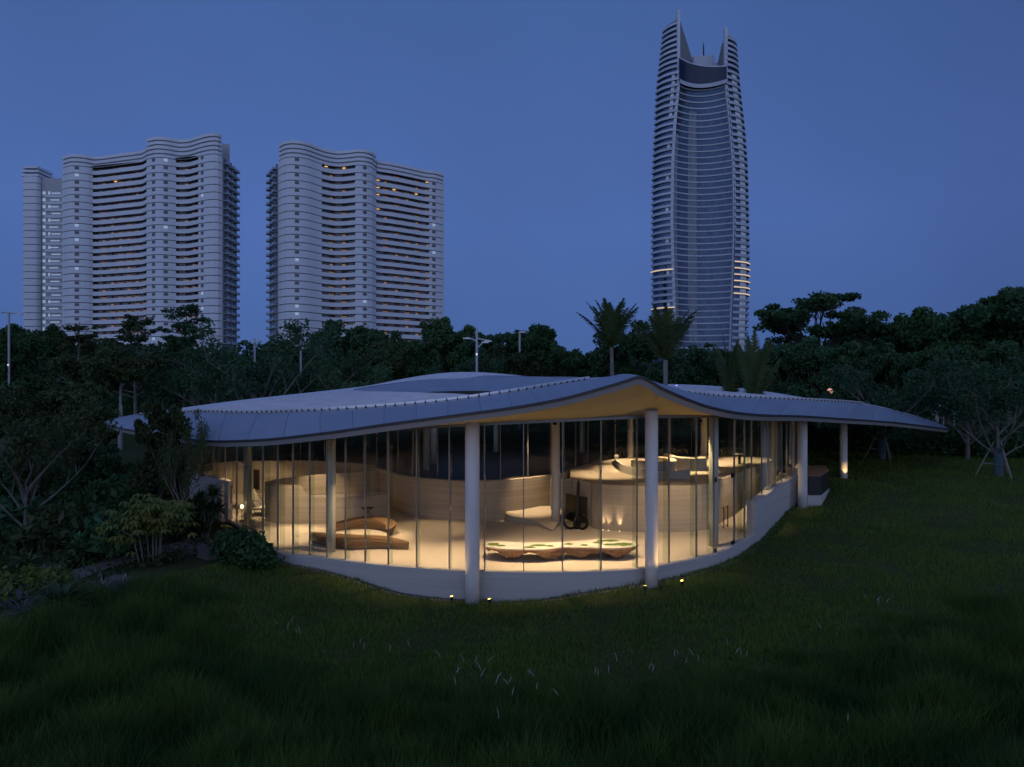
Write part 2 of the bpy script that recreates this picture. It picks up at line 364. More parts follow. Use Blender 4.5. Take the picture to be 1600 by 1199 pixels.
# --- floor and plinth
fl = MB(); inner = [p.copy() for p in front_range(352, 1240, 60)]
ring_pts = catmull([(-14.7, 31.4, 0), (-15.0, 33.0, 0), (-13.9, 34.5, 0), (-11, 34.9, 0), (-8.5, 34.2, 0), (-6.9, 32.9, 0), (-5.9, 31.4, 0), (-4.35, 29.0, 0), (-2.65, 27.9, 0), (-1.05, 27.7, 0),
                    (.53, 28.5, 0), (1.9, 29.8, 0), (2.6, 31.2, 0), (4.2, 33.8, 0), (5.3, 35.1, 0)], 8)
floor_poly = [(-14.7, 31.4)] + [(p.x, p.y) for p in inner] + [(13.5, 33.5), (5.5, 35)] + [(p.x, p.y) for p in ring_pts[::-1]][6:-4]
prism(fl, floor_poly, -.12, 0).obj('floor', M['floor'], pav)
pl = MB(); plp = front_range(380, 1240, 90); wall_strip(pl, plp, -1.6, .03, .26); pl.obj('plinth', M['plaster'], pav)
# --- solid parapet walls under the glass, left and right
wl = MB(); lp = [p.copy() for p in ring_pts[:9]][::-1] + front_range(299, 352, 14); wall_strip(wl, resample(lp, .3), -1.0, 1.54, .30); wl.obj('parapet_wall', M['plaster'], pav)
wr = MB(); rp = resample(front_range(1174, 1241, 20) + [Vector((13.9, 33.2, 0)), Vector((14.0, 34.4, 0))], .35)
wall_strip(wr, rp, -1.0, [lerp(1.22, 1.34, i / (len(rp) - 1)) for i in range(len(rp))], .32); wr.obj('parapet_wall', M['plaster'], pav)
# --- courtyard ring wall, its paving, mezzanine
rw = MB(); rwp = resample(ring_pts[8:-14], .3); wall_strip(rw, rwp, -.1, 1.62, .28); rw.obj('courtyard_wall', M['inwall'], pav)
prism(MB(), [(p.x, p.y) for p in ring_pts[4:]] + [(5, 40), (3, 44), (-4, 46), (-10, 42), (-14, 37)], 1.30, 1.56).obj('courtyard_paving', M['court'], pav)
mez_front = catmull([(3.15, 26.6, 0), (3.3, 26.1, 0), (4.3, 25.7, 0), (5.9, 25.6, 0), (7.0, 25.8, 0), (7.7, 26.4, 0), (8.6, 27.8, 0), (10.4, 30.4, 0), (12.2, 33.0, 0), (13.2, 34.6, 0)], 8)
prism(MB(), [(p.x, p.y) for p in resample(mez_front, .4)] + [(13.6, 36), (11, 36.9), (7.8, 36.5), (5.3, 35.3), (4.2, 33.9), (2.7, 31.3), (2.4, 28.4)], -.1, 1.66).obj('upper_floor', M['floor'], pav)
gw = MB(); wall_strip(gw, resample(mez_front, .3), 0, 1.72, .16); gw.obj('gallery_wall', M['inwall'], pav)
# wall and dark doorway between ring wall and gallery
MB().box((2.45, 28.25, .80), (1.7, .22, 1.6), .06).obj('recess_wall', M['inwall'], pav)
dk = MB(); wall_strip(dk, resample(catmull([(2.25, 27.9, 0), (2.55, 27.35, 0), (2.95, 27.05, 0), (3.3, 27.0, 0)], 6), .12), 0.01, 1.05, .1); dk.obj('dark_screen', M['bronze'], pav)
# ramp behind the right wall
ramp = MB(); rr = [(8.3, 25.4), (8.9, 27.4), (10.7, 30.0), (12.4, 32.4), (13.4, 34.2)]; ro = [(9.3, 25.8), (9.9, 27.2), (11.5, 29.5), (12.9, 31.8), (13.7, 33.6)]
zz = [.01, .2, .6, .95, 1.1]
ramp.grid([[(a[0], a[1], z) for a, z in zip(rr, zz)], [(a[0], a[1], z) for a, z in zip(ro, zz)]]); ramp.obj('ramp', M['floor'], pav)
# --- reception counter: a spiral wall with a step down
cw = MB(); cpth = resample(catmull([(-6.2, 31.6, 0), (-7.0, 31.0, 0), (-8.2, 30.4, 0), (-9.2, 29.6, 0), (-9.9, 28.7, 0), (-10.05, 28.0, 0), (-9.75, 27.45, 0), (-9.1, 27.15, 0), (-8.35, 27.1, 0)], 8), .15)
wall_strip(cw, cpth, 0, 1.52, .14)
cw.obj('counter_wall', M['inwall'], pav)
cw2 = MB(); cp2 = resample(catmull([(-8.35, 27.1, 0), (-7.4, 27.05, 0), (-6.3, 27.2, 0), (-5.5, 27.6, 0), (-5.1, 28.1, 0)], 6), .15); nn = len(cp2)
wall_strip(cw2, cp2, 0, [1.52 if i == 0 else (1.25 if i == 1 else (1.1 if i == 2 else 1.03)) for i in range(nn)], .14); cw2.obj('counter_front', M['inwall'], pav)
prism(MB(), [(p.x, p.y) for p in cp2[2:]] + [(-5.7, 28.5), (-6.6, 28.0), (-8.2, 27.8)], .98, 1.02).obj('counter_top', M['white'], pav)
# --- glazing
MULL = [297, 316, 333, 352, 370, 387, 411, 434, 458, 484, 511, 540, 571, 607, 651, 702, 757, 818, 879, 939, 995, 1045, 1088, 1115, 1147, 1163, 1174, 1190, 1200, 1211, 1221, 1229, 1237]
def sill_z(px): return 1.54 if px < 352 else (.03 if px < 1173 else 1.26)
def pane(a, b, za, zb, ha, hb, nm='glass_pane', m='glass', th=.022):
    t = (b - a).normalized(); n = Vector((-t.y, t.x, 0)) * th / 2; a = a + t * .022; b = b - t * .022
    vs = []
    for s in (1, -1): vs += [a + n * s + Vector((0, 0, za)), b + n * s + Vector((0, 0, zb)), b + n * s + Vector((0, 0, hb)), a + n * s + Vector((0, 0, ha))]
    return obj(nm, vs, [(0, 1, 2, 3), (5, 4, 7, 6), (0, 4, 5, 1), (2, 6, 7, 3), (0, 3, 7, 4), (1, 5, 6, 2)], M[m], pav)
mull_me = {}
def mullion(p, z0, z1, ang):
    o = MB().box((0, 0, (z0 + z1) / 2), (.030, .06, z1 - z0)).obj('mullion', M['mullion'], pav)
    o.location = p - wloc(pav); o.rotation_euler = (0, 0, ang); return o
fpts = [front_at(x) for x in MULL]
for i, px in enumerate(MULL):
    a = fpts[i]; t = (fpts[min(i + 1, len(fpts) - 1)] - fpts[max(i - 1, 0)]).normalized(); ang = math.atan2(t.y, t.x)
    z0 = sill_z(px + (.1 if px != 352 else -1)); h = head_z(px)
    mullion(a, z0, h - .03, ang)
    nrm = Vector((-t.y, t.x, 0))
    if px not in (370, 1147):
        q = a + nrm * .05; r = a + nrm * .27
        pane(q, r, z0, z0, h - .06, h - .06, 'glass_fin', 'fin', .02)
    if i < len(MULL) - 1 and not (352 <= px < 387) and px not in (1115,):
        sz = sill_z(px + .5); pane(a, fpts[i + 1], sz, sz, h - .02, head_z(MULL[i + 1]) - .02)
# door leaves (left entrance and right entrance) with dark patch fittings and pull bars
def door(a, b, htop, hx, name='door'):
    t = (b - a).normalized(); ang = math.atan2(t.y, t.x); c = (a + b) / 2; L = (b - a).length
    d = MB().box((0, 0, htop / 2), (L - .05, .02, htop - .06)).obj(name, M['glass'], pav); d.location = c - wloc(pav); d.rotation_euler = (0, 0, ang)
    for z in (htop - .05, .07):
        MB().box((hx * (L / 2 - .1), 0, z), (.2, .05, .16)).obj('door_fitting', M['dark'], d, False)
    hb = MB()
    for y in (-.06, .06): hb.tube([(-hx * (L / 2 - .16), y * 0 - .06, .72), (-hx * (L / 2 - .16), -.06, 1.45)], .017, 6); break
    for z in (.78, 1.39): hb.tube([(-hx * (L / 2 - .16), -.06, z), (-hx * (L / 2 - .16), .01, z)], .014, 6)
    hb.obj('door_handle', M['dark'], d, False)
    top = MB().box((0, 0, 0), (L - .05, .02, 1)).obj('glass_pane', M['glass'], pav); z1 = head_z(800 + c.x / c.y * FPX) - .02
    top.location = c - wloc(pav) + Vector((0, 0, (htop + .02 + z1) / 2)); top.rotation_euler = (0, 0, ang); top.scale = (1, 1, z1 - htop - .02)
A1, B1 = front_at(1115), front_at(1147); Mid = (A1 + B1) / 2
door(A1, Mid, 2.45, -1); door(Mid, B1, 2.45, 1)
A2, B2 = front_at(362), front_at(387); door(A2, B2, 2.45, 1)
jb = front_at(357); MB().box((jb.x, jb.y, .78), (.5, .18, 1.56), -.9).obj('door_jamb', M['plaster'], pav)
# head channel over the front glass
hc = MB(); hp = front_range(297, 1241, 120); hpx = [800 + p.x / p.y * FPX for p in hp]
wall_strip(hc, hp, [head_z(x) - .03 for x in hpx], [head_z(x) + .05 for x in hpx], .09); hc.obj('head_channel', M['mullion'], pav)
# glass above the ring wall, back wall of the upper floor, low balustrade
def glaze(path, z0, z1, step):
    pts = resample(path, step)
    for i in range(len(pts)):
        t = (pts[min(i + 1, len(pts) - 1)] - pts[max(i - 1, 0)]); mullion(pts[i], z0, z1 - .03, math.atan2(t.y, t.x))
        if i < len(pts) - 1: pane(pts[i], pts[i + 1], z0, z0, z1 - .02, z1 - .02)
        nrm = Vector((-t.y, t.x, 0)).normalized()
        if i % 2 == 0: pane(pts[i] + nrm * .05, pts[i] + nrm * .3, z0, z0, z1 - .06, z1 - .06, 'glass_fin', 'fin', .02)
glaze(ring_pts, 1.63, 4.25, 1.35)
glaze(catmull([(5.3, 35.1, 0), (7.8, 36.35, 0), (11, 36.65, 0), (13.4, 35.6, 0), (14.1, 33.9, 0), (13.2, 31.9, 0)], 8), 1.67, 4.1, 1.2)
bal = resample(front_range(1205, 1238, 12), 1.1)
# --- columns
COLS = [(738, 19.75, -1.0, .21, 4.5), (1018, 20.15, -.6, .19, 4.75), (517, 22.5, 0, .155, 4.0), (387, 28.0, 0, .165, 3.9), (868, 26.7, 0, .165, 4.5), (1115, 23.3, 0, .16, 4.55),
        (1254, 30.3, -.1, .20, 4.1), (1318, 36.0, .3, .19, 4.0), (666, 31.5, 1.56, .155, 4.4), (677, 33.5, 1.56, .155, 4.4), (775, 40, 1.56, .15, 4.4), (910, 39.5, 1.56, .15, 4.4),
        (985, 35.6, 1.56, .155, 4.4), (1100, 35.9, 1.66, .17, 4.4), (1212, 33.6, 1.3, .19, 4.3), (1243, 35.2, .4, .17, 4.2)]
col_pos = []
for px, d, z0, r, z1 in COLS:
    x = (px - 800) * d / FPX; col_pos.append((x, d))
    c = MB().tube([(x, d, z0), (x, d, z0 + .9), (x, d, (z0 + z1) / 2), (x, d, z1)], r, 28).obj('column', M['column'], pav, smooth=True)
# --- roof
def W(x, y, z): return Vector((x, y, z))
K = [  # eave, crease, funnel rim, hole edge, glass-side soffit point
    (P(165, 659, 34), P(222, 649, 35), P(552, 610, 35), None, W(-15, 33.2, 3.5)),
    (P(290, 685, 26.5), P(303, 645, 28.5), P(560, 611, 33), None, None),
    (P(387, 688, 22.8), P(405, 646, 25.3), P(580, 612.5, 31), None, None),
    (P(500, 677, 20.4), P(500, 643, 22.8), P(612, 613.5, 29), None, None),
    (P(600, 663, 19.3), P(600, 637, 22.0), P(650, 615, 27.5), None, None),
    (P(700, 650, 18.7), P(700, 628, 21.6), P(705, 617, 26.5), None, None),
    (P(800, 636.5, 18.3), P(790, 615.5, 22.0), P(775, 621, 25.8), None, None),
    (P(880, 622, 18.1), P(850, 605.5, 23), P(845, 607.5, 25.5), None, None),
    (P(950, 603, 18.0), P(925, 593.5, 25), P(918, 594, 29), None, None),
    (P(975, 595.5, 18.0), P(945, 592.3, 25.6), P(925, 593.5, 31), None, None),
    (P(1000, 588.5, 18.0), P(962, 591.2, 26), P(932, 593, 33), None, None),
    (P(1020, 597.5, 18.2), P(1012, 601.5, 25.3), P(934, 593, 34), None, None),
    (P(1040, 609, 18.6), P(1068, 614, 25), P(935, 593, 35), None, None),
    (P(1107, 635, 20.5), P(1120, 620, 26.5), P(930, 592.5, 37), None, None),
    (P(1173, 647, 23.2), P(1200, 624, 28.5), P(910, 591.5, 39), None, None),
    (P(1260, 650.5, 27.5), P(1280, 627.5, 31), P(880, 590, 41), None, None),
    (P(1325, 655, 31), P(1344, 632, 34), P(840, 589, 42.5), None, None),
    (P(1400, 660.5, 35), P(1392, 641, 38), P(790, 588, 43.5), None, None),
    (P(1470, 669, 39.5), P(1425, 654, 42), P(740, 588, 44), None, None),
    (W(19, 50, 3.9), P(1150, 607.5, 47), P(690, 591, 43), None, None),
    (W(9, 59, 4.4), W(6, 54, 5.6), P(650, 595, 41.5), None, None),
    (W(-4, 61, 4.6), P(720, 583, 50), P(620, 599, 40), None, None),
    (W(-14, 55, 4.0), P(550, 608, 50), P(590, 603, 38.5), None, None),
    (W(-20.5, 45, 3.6), P(372, 627.5, 42), P(565, 607, 36.5), None, None)]
NK = len(K); gsoft = [W(-15, 33.2, 3.6)]
for px in (300, 380, 500, 600, 700, 800, 880, 950, 975, 1000, 1025, 1050, 1107, 1150, 1212): q = front_at(px); gsoft.append(W(q.x, q.y, head_z(px) + .045))
gsoft += [W(13.8, 33.0, 4.05), W(14.5, 35.5, 4.05), W(14.0, 38, 4.1), W(11.5, 39.5, 4.2), W(5, 46, 4.3), W(-3, 48, 4.4), W(-10, 45, 4.3), W(-15, 38, 3.8)]
HC = Vector((-2.1, 34.2, 5.0))
NS = 12
E_ = catmull([k[0] for k in K], NS, True); C_ = catmull([k[1] for k in K], NS, True); R_ = catmull([k[2] for k in K], NS, True); G_ = catmull(gsoft, NS, True)
for L_ in (E_,):  # keep the two tips crisp
    pass
H_ = []
for p in R_:
    a = math.atan2(p.y - HC.y, p.x - HC.x); H_.append(HC + Vector((3.0 * math.cos(a), 3.3 * math.sin(a), .03 + .13 * math.sin(a))))
N = len(E_)
roof = MB().grid([[h + Vector((0, 0, -.02)) for h in H_], [h + Vector((0, 0, -.32)) for h in H_]], True).obj('roof', M['gutter'], pav)   # the rim of the opening; carries the other roof pieces
# eave sheets
def band_pt(i, t):
    e, c = E_[i % N], C_[i % N]; p = e.lerp(c, t); bow = .10 * math.sin(math.pi * t) * min(1, (c - e).length / 2)
    return p + Vector((0, 0, bow))
PS = 6
for s in range(0, N, PS):
    mb = MB(); idx = [s + PS * j / 6 for j in range(7)]
    rows = []
    for t in (0, .12, .3, .5, .7, .88, 1.0):
        row = []
        for j in range(7):
            u = s + j * PS / 6.0; i0 = int(math.floor(u)); fr = u - i0
            if j == 0: fr += .03
            if j == 6: i0 -= 1; fr = 1 - .03
            row.append(band_pt(i0, t).lerp(band_pt(i0 + 1, t), fr))
        rows.append(row)
    mb.grid(rows); o = len(mb.v); low = [[p - Vector((0, 0, .05)) for p in r] for r in rows]
    edge = rows[0] + [r[-1] for r in rows[1:]] + rows[-1][::-1][1:] + [r[0] for r in rows[::-1][1:-1]]
    mb.grid([edge, [p - Vector((0, 0, .05)) for p in edge]], True)
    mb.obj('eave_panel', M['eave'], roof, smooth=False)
# closing layer under the seams
MB().grid([[band_pt(i, t) - Vector((0, 0, .035)) for i in range(N)] for t in (0.02, .3, .6, 1)], True).obj('eave_underlay', M['gutter'], roof)
# shingle field: real overlapping courses
tf = MB(); NR = 26
for r in range(NR):
    t0, t1 = r / NR, (r + 1) / NR + .004
    def fp(i, t):
        p = C_[i].lerp(R_[i], t); return p
    jit = .006 * math.sin(r * 2.3)
    a = [fp(i, t0) + Vector((0, 0, .045 + jit)) for i in range(N)]; b = [fp(i, min(t1, 1)) + Vector((0, 0, .008)) for i in range(N)]; c = [fp(i, t0) + Vector((0, 0, -.01)) for i in range(N)]
    tf.grid([c, a, b], True)
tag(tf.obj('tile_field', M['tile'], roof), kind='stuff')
# funnel panels
FS = 6
for s in range(0, N, FS):
    rows = []
    for t in (0, .15, .3, .5, .7, .85, 1):
        row = []
        for j in range(FS + 1):
            i = (s + j) % N; fr = 0
            p = R_[i].lerp(H_[i], t); p.z -= .22 * math.sin(math.pi * t) * min(1, abs(R_[i].z - H_[i].z))
            if j in (0, FS):
                k2 = (s + (1 if j == 0 else FS - 1)) % N; q = R_[k2].lerp(H_[k2], t); q.z -= .22 * math.sin(math.pi * t) * min(1, abs(R_[k2].z - H_[k2].z)); p = p.lerp(q, .03)
            row.append(p - Vector((0, 0, .012)))
        rows.append(row)
    mb = MB().grid(rows); edge = [r[0] for r in rows]; edge2 = [r[-1] for r in rows]
    for e in (edge, edge2): mb.grid([e, [p - Vector((0, 0, .05)) for p in e]])
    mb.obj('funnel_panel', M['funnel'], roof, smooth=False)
MB().grid([[R_[i].lerp(H_[i], t) - Vector((0, 0, .07 + .22 * math.sin(math.pi * t) * min(1, abs(R_[i].z - H_[i].z)))) for i in range(N)] for t in (0, .25, .5, .75, 1)], True).obj('funnel_underlay', M['gutter'], roof)
# ridge caps along the crease: one bright clip after another
cap_me = MB().box((0, 0, .01), (.30, .06, .075)).mesh('ridge_cap'); cap_me.materials.append(M['cap'])
tick_me = MB().box((0, 0, -.01), (.03, .10, .07)).mesh('cap_bracket'); tick_me.materials.append(M['gutter'])
for a, b in ((0, 8 * NS), (12 * NS + 2, 16 * NS + 2)):
    cpts = resample(C_[a:b], .34)
    for i in range(len(cpts) - 1):
        p, q = cpts[i], cpts[i + 1]; d = q - p; c = (p + q) / 2 + Vector((0, 0, .075))
        o = link('ridge_cap', cap_me, None, roof); o.location = c - wloc(roof); o.rotation_euler = (0, -math.asin(d.z / d.length), math.atan2(d.y, d.x))
        if True:
            k = link('cap_bracket', tick_me, None, roof); k.location = p + Vector((0, 0, .06)) - wloc(roof); k.rotation_euler = (0, 0, math.atan2(d.y, d.x))
# gutter line, fascia, soffit, ceiling
cen = Vector((0, 36, 0))
def inset(i, dist, dz):
    t = E_[(i + 1) % N] - E_[i - 1]; n = Vector((-t.y, t.x, 0)).normalized(); return E_[i] + n * dist + Vector((0, 0, dz))
MB().grid([[inset(i, -.02, .01) for i in range(N)], [inset(i, -.03, -.055) for i in range(N)], [inset(i, .03, -.075) for i in range(N)]], True).obj('gutter', M['gutter'], roof)
MB().grid([[inset(i, .02, -.06) for i in range(N)], [inset(i, .10, -.22) for i in range(N)]], True).obj('fascia', M['fascia'], roof)
F_ = [inset(i, .10, -.22) for i in range(N)]
rows = []
for t in (0, .2, .4, .6, .8, 1):
    rows.append([F_[i].lerp(G_[i], t) for i in range(N)])
MB().grid(rows, True).obj('soffit', M['ceiling'], roof, smooth=True)
rows = []
for t in (0, .25, .5, .75, 1):
    rows.append([G_[i].lerp(H_[i] + Vector((0, 0, -.33)), t) + Vector((0, 0, .02 if t == 0 else 0)) for i in range(N)])
MB().grid(rows, True).obj('ceiling', M['ceiling'], roof, smooth=True)

# --- recessed downlights (real lamps in the ceiling)
WARM = (1.0, .70, .40)
def spot(parent, loc, target, watts, cone, blend=.6, size=.05, col=WARM, nm='lamp'):
    L = bpy.data.lights.new(nm, 'SPOT'); L.energy = watts; L.color = col; L.spot_size = math.radians(cone); L.spot_blend = blend; L.shadow_soft_size = size
    o = bpy.data.objects.new(nm, L); COL.objects.link(o); o.parent = parent; o.location = Vector(loc) - wloc(parent)
    o.rotation_euler = (Vector(target) - Vector(loc)).to_track_quat('-Z', 'Y').to_euler(); return o
ring_me = MB().tube([(0, 0, 0), (0, 0, .07)], .07, 12).mesh('downlight'); ring_me.materials.append(M['dark'])
def downlight(x, y, z, tx, ty, tz_, w, cone, blend=.7):
    d = link('downlight', ring_me, None, pav); d.location = Vector((x, y, z)) - wloc(pav)
    spot(d, (x, y, z - .03), (tx, ty, tz_), w * 3.2, cone, blend)
DL = [(-.6, 20.75, 4.25, -.6, 21.6, 0, 250, 74), (1.3, 20.7, 4.3, 1.4, 21.6, 0, 290, 74), (3.2, 20.95, 4.3, 3.2, 21.7, 0, 260, 74),
      (-3.2, 21.6, 3.95, -3.3, 21.9, 0, 250, 74), (-4.3, 21.7, 3.85, -5.0, 22.4, 0, 125, 74), (-7.9, 25.0, 3.6, -8.0, 27.0, .6, 150, 60), (5.2, 21.9, 4.35, 5.0, 22.3, 0, 130, 74), (-5.4, 24.6, 3.7, -5.3, 24.6, 0, 330, 58), (-8.0, 25.2, 3.5, -8.2, 25.0, 0, 260, 64),
      (-8.0, 29.2, 3.7, -8.0, 29.4, 0, 200, 64), (-11.2, 28.9, 3.5, -11.2, 29.0, 0, 210, 66), (-12.2, 32.2, 3.6, -12.4, 33.0, .8, 150, 80),
      (.7, 28.0, 4.2, .8, 28.6, 0, 300, 50), (-3.2, 26.0, 4.1, -3.2, 26.0, 0, 120, 58),
      (3.9, 29.0, 4.2, 4.0, 29.2, 1.6, 150, 80), (5.4, 31.0, 4.2, 5.4, 31.2, 1.6, 230, 76), (7.6, 30.4, 4.15, 7.6, 30.6, 1.6, 260, 76), (9.6, 33.2, 4.1, 9.6, 33.4, 1.6, 260, 80),
      (6.2, 34.2, 4.1, 6.2, 34.0, 1.6, 200, 80), (12.0, 34.6, 4.0, 12.0, 34.6, 1.6, 170, 80), (9.4, 27.3, 4.1, 9.5, 27.6, 0, 190, 56), (6.4, 23.2, 4.25, 6.0, 24.6, .6, 150, 76), (11.6, 30.2, 4.0, 11.7, 30.3, 1, 130, 62),
      (2.0, 24.6, 4.25, 2.0, 24.6, 0, 70, 70)]
for d in DL: downlight(*d)
# small floor uplights washing the gallery wall
gpath = resample(mez_front, .1); gn = normals2(gpath)
for gi, w in ((8, 34), (10, 34), (14, 48)):
    gp = gpath[gi] - gn[gi] * .17; gz = gpath[gi] - gn[gi] * .09
    u = MB().tube([(0, 0, 0), (0, 0, .03)], .022, 10).obj('floor_uplight', M['uplens'], pav); u.location = Vector((gp.x, gp.y, 0.003)) - wloc(pav)
    spot(u, (gp.x, gp.y, .05), (gz.x, gz.y, .8), w, 44, .9, .02)
# lamps that wash the soffit from the front column line
# ------------------------------------------------------------------ things inside the pavilion
# live-edge root table with an inlaid white and mossy top
tb = empty('root_table', (1.35, 21.75, 0), 0, 'long low root-wood table with white and mossy green inlaid top', 'table')
def outline(pts, n=10): return resample(catmull([(x, y, 0) for x, y in pts] , n, True) + [Vector((pts[0][0], pts[0][1], 0))], .06)
tpts = [(-.86, 21.95), (-.82, 21.5), (-.3, 21.2), (.3, 21.12), (.9, 21.1), (1.25, 21.22), (1.6, 21.42), (2.0, 21.4), (2.6, 21.35), (3.2, 21.3), (3.75, 21.45), (4.05, 21.85), (3.75, 22.3), (3.1, 22.5), (2.4, 22.3), (1.6, 22.05), (.8, 22.02), (.1, 22.05), (-.5, 22.2)]
to = outline(tpts); tcx, tcy = 1.5, 21.75
top = prism(MB(), [(p.x, p.y) for p in to], .40, .425); top.obj('tabletop', M['resin'], tb)
# ragged root skirt
sk = MB(); rows = []
r2 = random.Random(5)
LEGX = (-.05, 1.2, 2.2, 3.3)
for k, t in enumerate((0, .12, .35, .6, .82, 1.0)):
    row = []
    for i, p in enumerate(to):
        near = max(math.exp(-((p.x - lx_) / .34) ** 2) for lx_ in LEGX); zb = .315 - .25 * near + .03 * math.sin(i * .61) + .015 * r2.uniform(-1, 1)
        ins = (1.0 + .02 * math.sin(i * 1.7)) - (.06 + .26 * near) * t ** 1.8 + (.03 if k == 1 else 0) + .02 * r2.uniform(-1, 1) * (k > 1)
        nx_ = min(max(p.x, 0), 3.2); row.append(Vector((nx_ + (p.x - nx_) * ins, 21.75 + (p.y - 21.75) * ins, lerp(.398, zb, t))))
    rows.append(row)
sk.grid(rows, True); sk.f.append(tuple(len(sk.v) - len(to) + i for i in range(len(to)))); sk.obj('root_skirt', M['root'], tb, smooth=False)
for x, y, w in ((-.05, 21.62, .27), (1.2, 21.52, .33), (2.2, 21.8, .26), (3.3, 21.8, .34)):
    lg = MB(); rows = []
    for z, f in ((0.003, .72), (.05, .76), (.09, .66), (.14, .9), (.20, 1.3), (.27, 1.6)):
        rows.append([Vector((x + w * f * (1 + .16 * math.sin(3 * a + x * 3) + .07 * math.sin(7 * a)) * math.cos(a), y + .62 * w * f * (1 + .16 * math.sin(2 * a + x)) * math.sin(a), z)) for a in [2 * math.pi * k / 18 for k in range(18)]])
    lg.grid(rows, True); lg.obj('leg', M['root'], tb)
for x, y, rx, ry, s in ((-.6, 21.75, .22, .22, 1), (-.35, 21.55, .16, .1, 2), (.55, 21.35, .22, .09, 3), (.85, 21.6, .3, .12, 4), (1.2, 21.5, .14, .07, 5), (1.8, 21.75, .16, .08, 6), (2.3, 21.6, .15, .07, 7), (2.75, 21.95, .2, .1, 8), (3.2, 22.25, .36, .15, 9), (3.55, 21.75, .34, .24, 10), (3.15, 21.7, .3, .13, 11), (2.9, 22.2, .2, .12, 12)):
    q = random.Random(s); n = 22; mb = MB()
    ring = [Vector((x + rx * (.75 + .35 * q.random()) * math.cos(2 * math.pi * k / n), y + ry * (.75 + .35 * q.random()) * math.sin(2 * math.pi * k / n), .43)) for k in range(n)]
    inn = [Vector((x + (p.x - x) * .5, y + (p.y - y) * .5, .455)) for p in ring]
    mb.grid([ring, inn], True); mb.f.append(tuple(n + k for k in range(n))); mb.obj('moss_patch', M['moss'], tb)

# knotted ring sculpture with a blade
sp = P(900, 826, 26.0); sc_ = empty('sculpture', (sp.x, 26.0, 0), 0, 'black sculpture of looped rings with a tall upright pencil-like blade', 'sculpture')
def ringpath(cx, cz, r, tilt, n=28, y=0): return [Vector((sp.x + cx + r * math.cos(a) * math.cos(tilt), 26 + y + r * math.cos(a) * math.sin(tilt), cz + r * math.sin(a))) for a in [2 * math.pi * k / n for k in range(n + 1)]]
MB().tube(ringpath(-.18, .36, .32, .35), .05, 8).obj('ring', M['dark'], sc_, smooth=True)
MB().tube(ringpath(.2, .31, .27, -.7, y=-.1), .05, 8).obj('ring', M['dark'], sc_, smooth=True)
MB().tube([ringpath(.05, .22, .2, .9, y=.05)[k] for k in range(29)], .045, 8).obj('ring', M['dark'], sc_, smooth=True)
MB().tube([(sp.x + .02, 26, .12), (sp.x + .06, 26, 1.0), (sp.x + .09, 26, 1.75), (sp.x + .1, 26, 1.92)], [.06, .055, .06, .004], 8).obj('blade', M['dark'], sc_)

# low white stage
stg = empty('low_stage', (.9, 27.8, 0), 0, 'low pale comma-shaped platform with a tapering tail on the hall floor', 'platform')
so = outline([(-.25, 27.6), (-.15, 28.25), (.5, 28.6), (1.5, 28.9), (2.1, 28.4), (1.95, 27.4), (1.75, 26.4), (1.55, 25.7), (1.3, 26.0), (.95, 26.6), (.45, 26.95), (0, 27.2)])
def stz(p): return lerp(.36, .05, min(1, max(0, (28.0 - p.y) / 2.3)))
smb = MB(); n = len(so); smb.grid([[Vector((p.x, p.y, .003)) for p in so], [Vector((p.x, p.y, stz(p))) for p in so]], True); smb.obj('side', M['inwall'], stg)
smb = MB(); smb.v = [(p.x, p.y, stz(p) + .004) for p in so]; smb.f = [tuple(range(n))]; bmx = bmesh.new()
me = smb.mesh('top'); bmx.from_mesh(me); bmesh.ops.triangulate(bmx, faces=bmx.faces[:]); bmx.to_mesh(me); bmx.free(); link('top', me, M['floor'], stg)

# two curved timber benches
def crescent(name, pts, wmax, h, label, base):
    root = empty(name, base, 0, label, 'bench', 'curved timber benches'); path = resample(catmull([(x, y, 0) for x, y in pts], 8), .09); nr = normals2(path); n = len(path)
    prof = lambda i: wmax * (max(.06, math.sin(math.pi * min(max((i + .5) / n, .0), 1)) ** .55))
    mb = MB(); rows = []
    for off, z in ((1, h), (1, h - .075), (.55, .18), (.42, .02), (-.42, .02), (-.55, .18), (-1, h - .075), (-1, h)):
        rows.append([path[i] + nr[i] * off * prof(i) / 2 + Vector((0, 0, max(.02, z * (.62 + .38 * math.sin(math.pi * (i + .5) / n))) if z > .1 else z)) for i in range(n)])
    mb.grid(rows); mb.obj('base', M['timber'], root)
    mb = MB().grid([[v + Vector((0, 0, .012)) for v in rows[0]], [a.lerp(b, .5) + Vector((0, 0, .016)) for a, b in zip(rows[0], rows[-1])], [v + Vector((0, 0, .012)) for v in rows[-1]]]); mb.obj('seat', M['timber'], root)
    return root
crescent('timber_bench', [(-7.15, 24.3), (-6.4, 23.35), (-5.4, 22.95), (-4.4, 23.0), (-3.45, 22.75)], .62, .40, 'front curved timber bench tapering to a point beside the slim left column', (-5.4, 23.2, 0))
crescent('timber_bench', [(-6.7, 25.6), (-5.9, 26.15), (-5.05, 26.0), (-4.5, 25.3), (-4.5, 24.7)], .55, .42, 'rear hooked timber bench with a small black folding stand on it', (-5.4, 25.8, 0))
fs = empty('folding_stand', (-5.5, 26.0, .47), 0, 'small black folding stand sitting on the rear timber bench', 'stand')
for s in (-1, 1):
    MB().tube([(-5.5 - .16 * s, 25.9, .475), (-5.5 + .16 * s, 25.9, .80)], .014, 6).obj('leg', M['dark'], fs)
    MB().tube([(-5.5 - .16 * s, 26.15, .475), (-5.5 + .16 * s, 26.15, .80)], .014, 6).obj('leg', M['dark'], fs)
MB().box((-5.5, 26.02, .81), (.42, .34, .02)).obj('top', M['dark'], fs)

